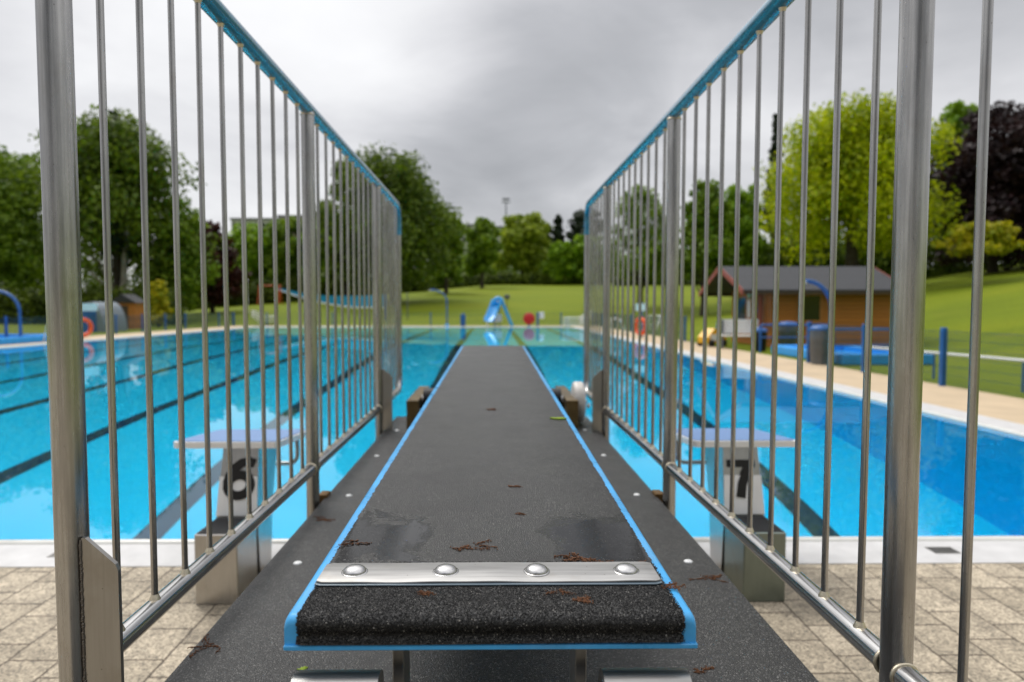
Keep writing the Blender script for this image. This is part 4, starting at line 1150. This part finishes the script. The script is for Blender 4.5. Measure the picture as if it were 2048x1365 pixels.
pole('white_pole', 'slim white pole on the left lawn in front of the bright green trees', 'pole', 495, 627, 562, .07, WHITE, 'cap')
pole('steel_pole', 'slim grey pole left of the thin arch shower, below the big dark tree', 'pole', 815, 640, 590, .05, GREY, 'cap')
pole('green_pole', 'slim pale green pole on the slope left of the cabin', 'pole', 1355, 650, 603, .04, mat('pale_green_paint', (.2, .4, .34), .5), 'cap')

# volleyball net on the left lawn
def net():
    a = at_y(556, 576, 78); b = at_y(772, 590, 52)
    t = thing('beach_net', 'blue banded net with white hem strung across the left lawn between red posts', 'net', (a.x, a.y, terrain(a.x, a.y)))
    o = Vector(t.location); inv = Matrix.Translation(-o)
    n = 26; rows = []
    for i in range(n+1):
        u = i/n; p = a.lerp(b, u); sag = -.45*math.sin(math.pi*u)
        hgt = .18+.80*min(1, u*1.3)
        rows.append((p.x, p.y, p.z+sag, hgt))
    m = MB()
    for i in range(n):
        x0, y0, z0, h0 = rows[i]; x1, y1, z1, h1 = rows[i+1]; d = .02
        m.add([(x0, y0-d, z0-h0), (x1, y1-d, z1-h1), (x1, y1-d, z1), (x0, y0-d, z0), (x0, y0+d, z0-h0), (x1, y1+d, z1-h1), (x1, y1+d, z1), (x0, y0+d, z0)],
              [[0, 1, 2, 3], [7, 6, 5, 4], [0, 4, 5, 1], [3, 2, 6, 7]], False)
    m.build('blue_band', SBLUE, t).matrix_parent_inverse = inv
    m = MB(); m.tube([(r[0], r[1], r[2]-r[3]-.05) for r in rows], .07, 8); m.build('white_hem', WHITE, t).matrix_parent_inverse = inv
    m = MB(); m.tube([(a.x, a.y, terrain(a.x, a.y)), (a.x, a.y, a.z+.25)], .09, 10); m.build('post', mat('orange_red_paint', (.62, .10, .02), .45), t).matrix_parent_inverse = inv
    m = MB(); m.tube([(b.x, b.y, terrain(b.x, b.y)), (b.x, b.y, b.z+.1)], .06, 10); m.build('post', DBLUE, t).matrix_parent_inverse = inv
net()
def frame(label, px, base, w, h, m):
    p = on_ground(px, base); t = thing('play_frame', label, 'play frame', p)
    for x in (-w/2, w/2):
        for y in (-.6, .6): MB().tube([(x, y, 0), (x, 0, h)], .06, 8).build('leg', m, t)
    MB().tube([(-w/2-.1, 0, h), (w/2+.1, 0, h)], .06, 8).build('crossbar', m, t)
frame('orange swing frame on the left lawn by the end of the blue net', 540, 610, 2.4, 2.2, MATS['orange_red_paint'])
def spring_toy(label, px, base, m):
    p = on_ground(px, base); t = thing('spring_toy', label, 'play toy', p, group='spring toys on the left lawn')
    mm = MB(); pts = [(.12*math.cos(a), .12*math.sin(a), .02+.045*a/2) for a in np.linspace(0, 8*math.pi, 60)]; mm.tube(pts, .02, 6); mm.build('spring', GREY, t)
    mm = MB(); mm.prism([(-.75, .60), (.6, .60), (.85, .95), (.62, 1.10), (.3, .85), (-.4, .85), (-.75, 1.05)], 1, -.14, .14); mm.build('seat', m, t)
spring_toy('red spring toy on the left lawn below the trees', 474, 607, RED)
spring_toy('teal spring toy on the left lawn, left of the red one', 424, 606, mat('teal_plastic', (.02, .28, .27), .4))

# small shed and canopy behind left fence
p = at_z(258, 650, 0)
t = thing('garden_shed', 'small orange wooden shed under the large left tree', 'shed', (p.x*40/p.y, 40, 0)); 
MB().box(-.7, -.6, 0, .7, .6, 1.65).build('wall', LOG, t)
m = MB(); m.prism([(-.85, 1.62), (.85, 1.62), (0, 2.15)], 1, -.72, .72); m.build('roof', SHINGLE, t)
MB().box(-.3, -.63, .02, .3, -.603, 1.45).build('door', MATS['dark_door'], t)
p = at_z(205, 655, 0)
t = thing('domed_cover', 'grey domed plastic cover behind the left lifebuoy', 'cover', (p.x*36/p.y, 36, 0))
m = MB()
prof = [(.75*math.cos(R(q)), 1.65*math.sin(R(q))) for q in range(0, 181, 12)]
m.prism([(x, z) for x, z in prof], 1, -1.1, 1.1); m.build('shell', mat('pale_grey_plastic', (.20, .23, .26), .35), t)
MB().box(-.35, -1.13, 0, .35, -1.101, 1.2).build('door', DBLUE, t)

# ---------------------------------------------------------------- trees
def leaves_mesh(name, lobes, n, size, m, seed, flat=.8, droop=0):
    rg = np.random.default_rng(seed)
    C = np.array([l[:3] for l in lobes]); S = np.array([l[3] for l in lobes])
    w = S**2; w = w/w.sum()
    k = rg.choice(len(lobes), n, p=w)
    d = rg.normal(size=(n, 3)); d /= np.linalg.norm(d, axis=1)[:, None]
    rad = S[k]*(1-.6*rg.random(n)**1.3)*(1+.07*rg.normal(size=n))
    d2 = d.copy(); d2[:, 2] *= flat
    P = C[k]+d2*rad[:, None]
    P[:, 2] -= droop*np.linalg.norm(d2[:, :2], axis=1)*S[k]
    N = d*.9+rg.normal(size=(n, 3))*.65; N[:, 2] += .25; N /= np.linalg.norm(N, axis=1)[:, None]
    A = np.cross(N, rg.normal(size=(n, 3))); A /= np.linalg.norm(A, axis=1)[:, None]; B = np.cross(N, A)
    s = (size*(.55+.9*rg.random(n)))[:, None]
    V = np.empty((n, 4, 3)); V[:, 0] = P-A*s; V[:, 1] = P-B*s*.62; V[:, 2] = P+A*s; V[:, 3] = P+B*s*.62
    me = bpy.data.meshes.new(name); me.vertices.add(4*n); me.vertices.foreach_set('co', V.ravel())
    me.loops.add(4*n); me.loops.foreach_set('vertex_index', np.arange(4*n)); me.polygons.add(n); me.polygons.foreach_set('loop_start', np.arange(0, 4*n, 4))
    me.materials.append(m); me.update(calc_edges=True)
    return me
def crown_lobes(cx, cy, z0, z1, w, seed, n=26, shape='round', gap=0):
    rg = np.random.default_rng(seed); L = []
    H = z1-z0
    for i in range(n):
        u = (i+.5)/n*.94+.03
        z = z0+H*u
        if shape == 'round': prof = math.sin(math.pi*min(1, (u*.86+.14)))**.6
        elif shape == 'cone': prof = max(.05, 1-u)**.85
        elif shape == 'wide': prof = math.sqrt(max(.02, 1-(2*u-.85)**2/1.4))
        else: prof = (1-abs(2*u-.8)**2.2*.6)
        a = i*2.4+rg.uniform(-.5, .5); rr = w/2*prof*rg.uniform(.30, .92)
        if shape == 'cone': rr = w/2*prof*rg.uniform(.2, .6)
        s = w*rg.uniform(.085, .20)*(.65+.5*prof)
        if shape == 'cone': s = w*rg.uniform(.12, .2)*(.4+prof)
        L.append((cx+rr*math.cos(a), cy+rr*math.sin(a), min(z, z1-s*.55), s))
    if shape != 'cone' and gap < .5:
        for i in range(max(3, n//3)): L.append((cx+rg.uniform(-.1, .1)*w, cy+rg.uniform(-.1, .1)*w, z0+H*rg.uniform(.25, .75), w*.26))
    return L
TREE_N = [0]
def tree(label, px, base_py, top_py, wpx, leafkey, name='broadleaf_tree', cat='tree', shape='round', trunk_frac=.22, Y=None, n=9000, size=None, group='trees round the lawn', bark=None, lobes=28, stems=1, gap=0, tr=None, flat=.8, droop=0):
    TREE_N[0] += 1; seed = 100+TREE_N[0]*7
    if Y is None: p = on_ground(px, base_py)
    else: p = at_y(px, base_py, Y); p.z = terrain(p.x, p.y)
    top = at_y(px, top_py, p.y).z; h = top-p.z; w = wpx/1300*p.y
    t = thing(name, label, cat, p, 0, group)
    rnd = random.Random(seed)
    bark = bark or BARK
    L = crown_lobes(0, 0, h*trunk_frac, h, w, seed, lobes, shape, gap)
    r0 = tr or max(.12, h*.022)
    m = MB()
    for sidx in range(stems):
        a0 = rnd.uniform(0, 6.28); lean = (0 if stems == 1 else .22)
        bx, by = (0, 0) if stems == 1 else (.35*math.cos(a0+sidx*2.1), .35*math.sin(a0+sidx*2.1))
        tipx, tipy = bx+lean*h*.5*math.cos(a0+sidx*2.1)*1.0, by+lean*h*.5*math.sin(a0+sidx*2.1)
        pts = []; rr = []
        for k in range(9):
            u = k/8; pts.append((bx+(tipx-bx)*u+rnd.uniform(-.03, .03)*h*u*.5, by+(tipy-by)*u, h*.86*u-.3*(1-u))); rr.append(r0*(1.25-u*1.08 if k else 1.55)/(1 if stems == 1 else 1.5))
        m.tube(pts, r0, 9, radii=rr)
        for q in rnd.sample(L, min(len(L), 12 if stems == 1 else 5)):
            u = max(.18, min(.8, q[2]/h-.18)); k = u*8; i0 = int(k); s0 = Vector(pts[i0]).lerp(Vector(pts[min(8, i0+1)]), k-i0)
            e = Vector(q[:3]); mid = s0.lerp(e, .5)+Vector((0, 0, -.03*h))
            m.tube([s0, mid, e], r0*.3, 6, radii=[r0*.42*(1.1-u), r0*.28*(1.1-u)+.01, .02])
    m.build('trunk', bark, t)
    size = (size*1.45 if size else max(.13, .0036*p.y))
    me = leaves_mesh('crown', L, n, size, LF[leafkey], seed, flat, droop)
    o = bpy.data.objects.new('crown', me); COL.objects.link(o); o.parent = t
    return t
T = tree
# left side, near to far
T('large dark green tree with pale splayed trunks behind the left pool side', 235, 648, 228, 330, 'dark', n=24000, Y=52, stems=3, bark=BIRCH, trunk_frac=.22, lobes=46, shape='tall', name='birch_tree', size=.13)
T('feathery green tree at the left border of the picture', 35, 650, 300, 220, 'mid', n=15000, Y=57, shape='wide', trunk_frac=.12, lobes=30)
T('low leafy tree filling the left border below the feathery one', -30, 650, 400, 220, 'mid', n=9000, Y=53, shape='wide', trunk_frac=.1)
T('brownish dark conifer top poking above the large left tree', 240, 640, 215, 120, 'conifer', n=7000, Y=52, shape='cone', trunk_frac=.3, name='conifer_tree')
T('light green bushy tree between the large left tree and the copper one', 350, 632, 395, 150, 'mid', n=10000, Y=55, shape='wide', trunk_frac=.12)
T('copper red small tree on the left lawn', 425, 612, 445, 130, 'copper', n=11000, Y=62, shape='round', trunk_frac=.14, name='copper_beech')
T('small yellow green bush at the foot of the large left tree', 318, 650, 560, 50, 'golden', n=2500, Y=44, shape='wide', trunk_frac=.05, name='bush', cat='bush', size=.1)
for k, (px, top, w, key, lab) in enumerate([(505, 450, 120, 'fresh', 'fresh green rounded tree right of the copper tree'), (575, 436, 110, 'mid', 'mid green rounded tree under the distant flats'), (640, 440, 110, 'fresh', 'fresh green tree just left of the big dark lawn tree')]):
    T(lab, px, 606, top, w, key, n=9000, Y=84, shape='wide', trunk_frac=.06)
T('big spreading dark tree with leaning trunk left of the slide', 790, 603, 306, 270, 'dark', n=26000, Y=68, shape='wide', trunk_frac=.16, lobes=52, tr=.5, size=.15)
T('dark loose tree seen between the bars left of the big spreading tree', 690, 608, 318, 130, 'dark', n=9000, Y=74, shape='tall', trunk_frac=.14, gap=1)
T('bright green drooping tree touching the right side of the big spreading tree', 892, 590, 420, 90, 'mid', n=7000, Y=82, shape='wide', trunk_frac=.12)
T('slender green tree standing on the lawn, left of a pair', 964, 577, 436, 84, 'mid', n=8000, shape='round', trunk_frac=.2)
T('pale green rounded tree standing on the lawn, right of a pair', 1044, 570, 430, 108, 'pale', n=9000, shape='wide', trunk_frac=.2)
T('dark pointed conifer far behind the lawn hedge', 1116, 540, 428, 60, 'conifer', n=4500, Y=135, shape='cone', trunk_frac=.05, name='conifer_tree', size=.3)
T('dark rounded tree far behind, at the end of the right railing', 1166, 540, 420, 90, 'conifer', n=6000, Y=132, shape='wide', trunk_frac=.1, size=.3)
T('dull dark tree far behind between the pale tree and the conifer', 1088, 540, 452, 60, 'dark', n=4500, Y=138, shape='wide', trunk_frac=.1, size=.3)
T('rounded fresh green bush row tree on the right of the lawn hedge', 1122, 545, 484, 66, 'fresh', n=5000, Y=112, shape='wide', trunk_frac=.02)
T('rounded fresh green tree beside the end of the right railing', 1180, 545, 470, 80, 'fresh', n=5500, Y=112, shape='wide', trunk_frac=.02)
T('airy small leaved tree with sky showing through on the right lawn', 1280, 610, 372, 150, 'mid', n=7500, Y=60, shape='tall', trunk_frac=.24, gap=1, size=.11, lobes=34)
T('green tree left of the cabin roof, its trunk beside the gable', 1408, 584, 362, 130, 'mid', n=11000, Y=52, shape='round', trunk_frac=.26, lobes=34)
T('green tree between the airy tree and the lime yellow tree', 1480, 580, 366, 110, 'fresh', n=9000, Y=58, shape='wide', trunk_frac=.16)
T('dark spiky conifer peeping out behind the lime yellow tree', 1545, 570, 222, 70, 'conifer', n=4000, Y=68, shape='cone', trunk_frac=.3, name='conifer_tree', size=.16)
T('huge lime yellow tree above the log cabin', 1702, 562, 204, 335, 'lime', n=46000, Y=46, shape='wide', trunk_frac=.24, lobes=74, tr=.42, size=.10)
T('dark green shrubby tree in the shade under the lime yellow tree, left', 1610, 560, 440, 130, 'dark', n=6000, Y=56, shape='wide', trunk_frac=.05)
T('dark green shrubby tree in the shade under the lime yellow tree, right', 1760, 556, 450, 140, 'dark', n=6000, Y=57, shape='wide', trunk_frac=.05)
T('fresh green tree behind the right post, next to the copper beech', 1905, 545, 200, 130, 'fresh', n=13000, Y=57, shape='round', trunk_frac=.2, lobes=34)
T('huge dark purple beech at the right border', 1985, 540, 212, 270, 'purple', n=30000, Y=49, shape='tall', trunk_frac=.06, lobes=50, name='copper_beech', size=.13)
T('second dark purple beech running out of the right border', 2120, 520, 190, 220, 'purple', n=14000, Y=50, shape='wide', trunk_frac=.06, lobes=34, name='copper_beech', size=.13)
T('green tree cut by the right border, in front of the purple beeches', 2092, 520, 250, 70, 'fresh', n=4000, Y=44, shape='wide', trunk_frac=.2)
T('small golden green tree in front of the purple beech', 1958, 540, 442, 128, 'golden', n=4200, Y=38, shape='wide', trunk_frac=.5, name='small_maple', size=.09, flat=.45, tr=.1)

def hedge(label, pts, h, w, key, n, size, seed, jag=.3):
    """pts: ground line [(x, y)...]"""
    rg = np.random.default_rng(seed); x0, y0 = pts[0]
    t = thing('hedge', label, 'hedge', (x0, y0, terrain(x0, y0)), 0, 'hedges round the lawn')
    core = MB(); L = []
    tot = 0
    for (a, b), (c, d) in zip(pts, pts[1:]):
        ln = math.hypot(c-a, d-b); k = max(2, int(ln/(w*.55)))
        for i in range(k):
            u = (i+rg.random())/k; x, y = a+(c-a)*u, b+(d-b)*u; g = terrain(x, y)-terrain(x0, y0)
            for q in range(max(1, int(h/(w*.5)))):
                z = g+(q+.5)*w*.45; z = min(z, g+h-w*.42*(1+jag*rg.random()*.5))
                L.append((x-x0, y-y0, z, w*rg.uniform(.48, .62)))
        for i in range(k):
            u0, u1 = i/k, (i+1)/k
            xa, ya, xb, yb = a+(c-a)*u0-x0, b+(d-b)*u0-y0, a+(c-a)*u1-x0, b+(d-b)*u1-y0
            ga, gb = terrain(xa+x0, ya+y0)-terrain(x0, y0), terrain(xb+x0, yb+y0)-terrain(x0, y0)
            core.tube([(xa, ya, ga+.25), (xb, yb, gb+.25)], .09, 5)
    core.build('stem', BARK, t)
    me = leaves_mesh('foliage', L, n, size, LF[key], seed, .9)
    o = bpy.data.objects.new('foliage', me); COL.objects.link(o); o.parent = t
    return t
hedge('clipped dark hedge behind the left pool side', [(-44, 45), (-34, 46.5), (-23, 49)], 2.9, 2.4, 'hedge', 24000, .14, 1)
hedge('long hedge closing the left lawn behind the play toys', [(-34, 76), (-20, 84), (-9, 90)], 3.0, 3.0, 'hedge', 18000, .2, 2)
hedge('clipped hedge along the top of the central lawn', [(-9, 98), (-3, 106), (6, 112), (20, 112)], 2.6, 3.0, 'hedge', 16000, .24, 3)
hedge('dark hedge closing the right lawn behind the airy tree', [(20, 104), (30, 92), (40, 82)], 3.2, 3.0, 'hedge', 12000, .24, 4)
tag(hedge('dense dark thicket below the lime yellow tree and the beeches', [(22, 58), (31, 56), (42, 58), (54, 60)], 6.0, 4.5, 'dark', 24000, .17, 5), group='hedges round the lawn')
hedge('woodland edge filling the gaps behind the left trees', [(-75, 70), (-55, 74), (-40, 80), (-26, 92)], 6.5, 5, 'dark', 24000, .2, 6)
hedge('distant belt of trees behind the central lawn hedge', [(-14, 122), (4, 130), (22, 128), (40, 116), (60, 100)], 6.5, 6, 'mid', 22000, .3, 7)

# ---------------------------------------------------------------- distant buildings
def flats(label, px0, px1, top, Y, m, floors=3, bays=6, grp='distant buildings above the trees'):
    a = at_y(px0, top, Y); b = at_y(px1, top, Y); w = b.x-a.x; h = a.z+4
    t = thing('apartment_building', label, 'building', (a.x, Y, -4), 0, grp)
    MB().box(0, 0, 0, w, 12, h).build('wall', m, t)
    MB().box(-.3, -.3, h, w+.3, 12.3, h+.5).build('roof', GREY, t)
    for f in range(floors):
        for k in range(bays):
            x = w*(k+.25)/bays; z = h-2.2-f*3
            MB().box(x, -.05, z, x+w*.5/bays, -.003, z+1.4).build('window', DARKGLASS, t)
    return t
flats('long grey block of flats above the left trees, nearer the copper tree', 462, 560, 440, 190, STONE, 2, 7)
flats('pinkish block of flats just left of the middle post', 556, 640, 434, 200, BRICKW, 2, 5)
flats('grey flat roofed building behind the slender lawn tree', 922, 972, 452, 210, STONE, 2, 4)
flats('low grey building behind the pale lawn tree', 975, 1010, 456, 215, STONE, 1, 3)
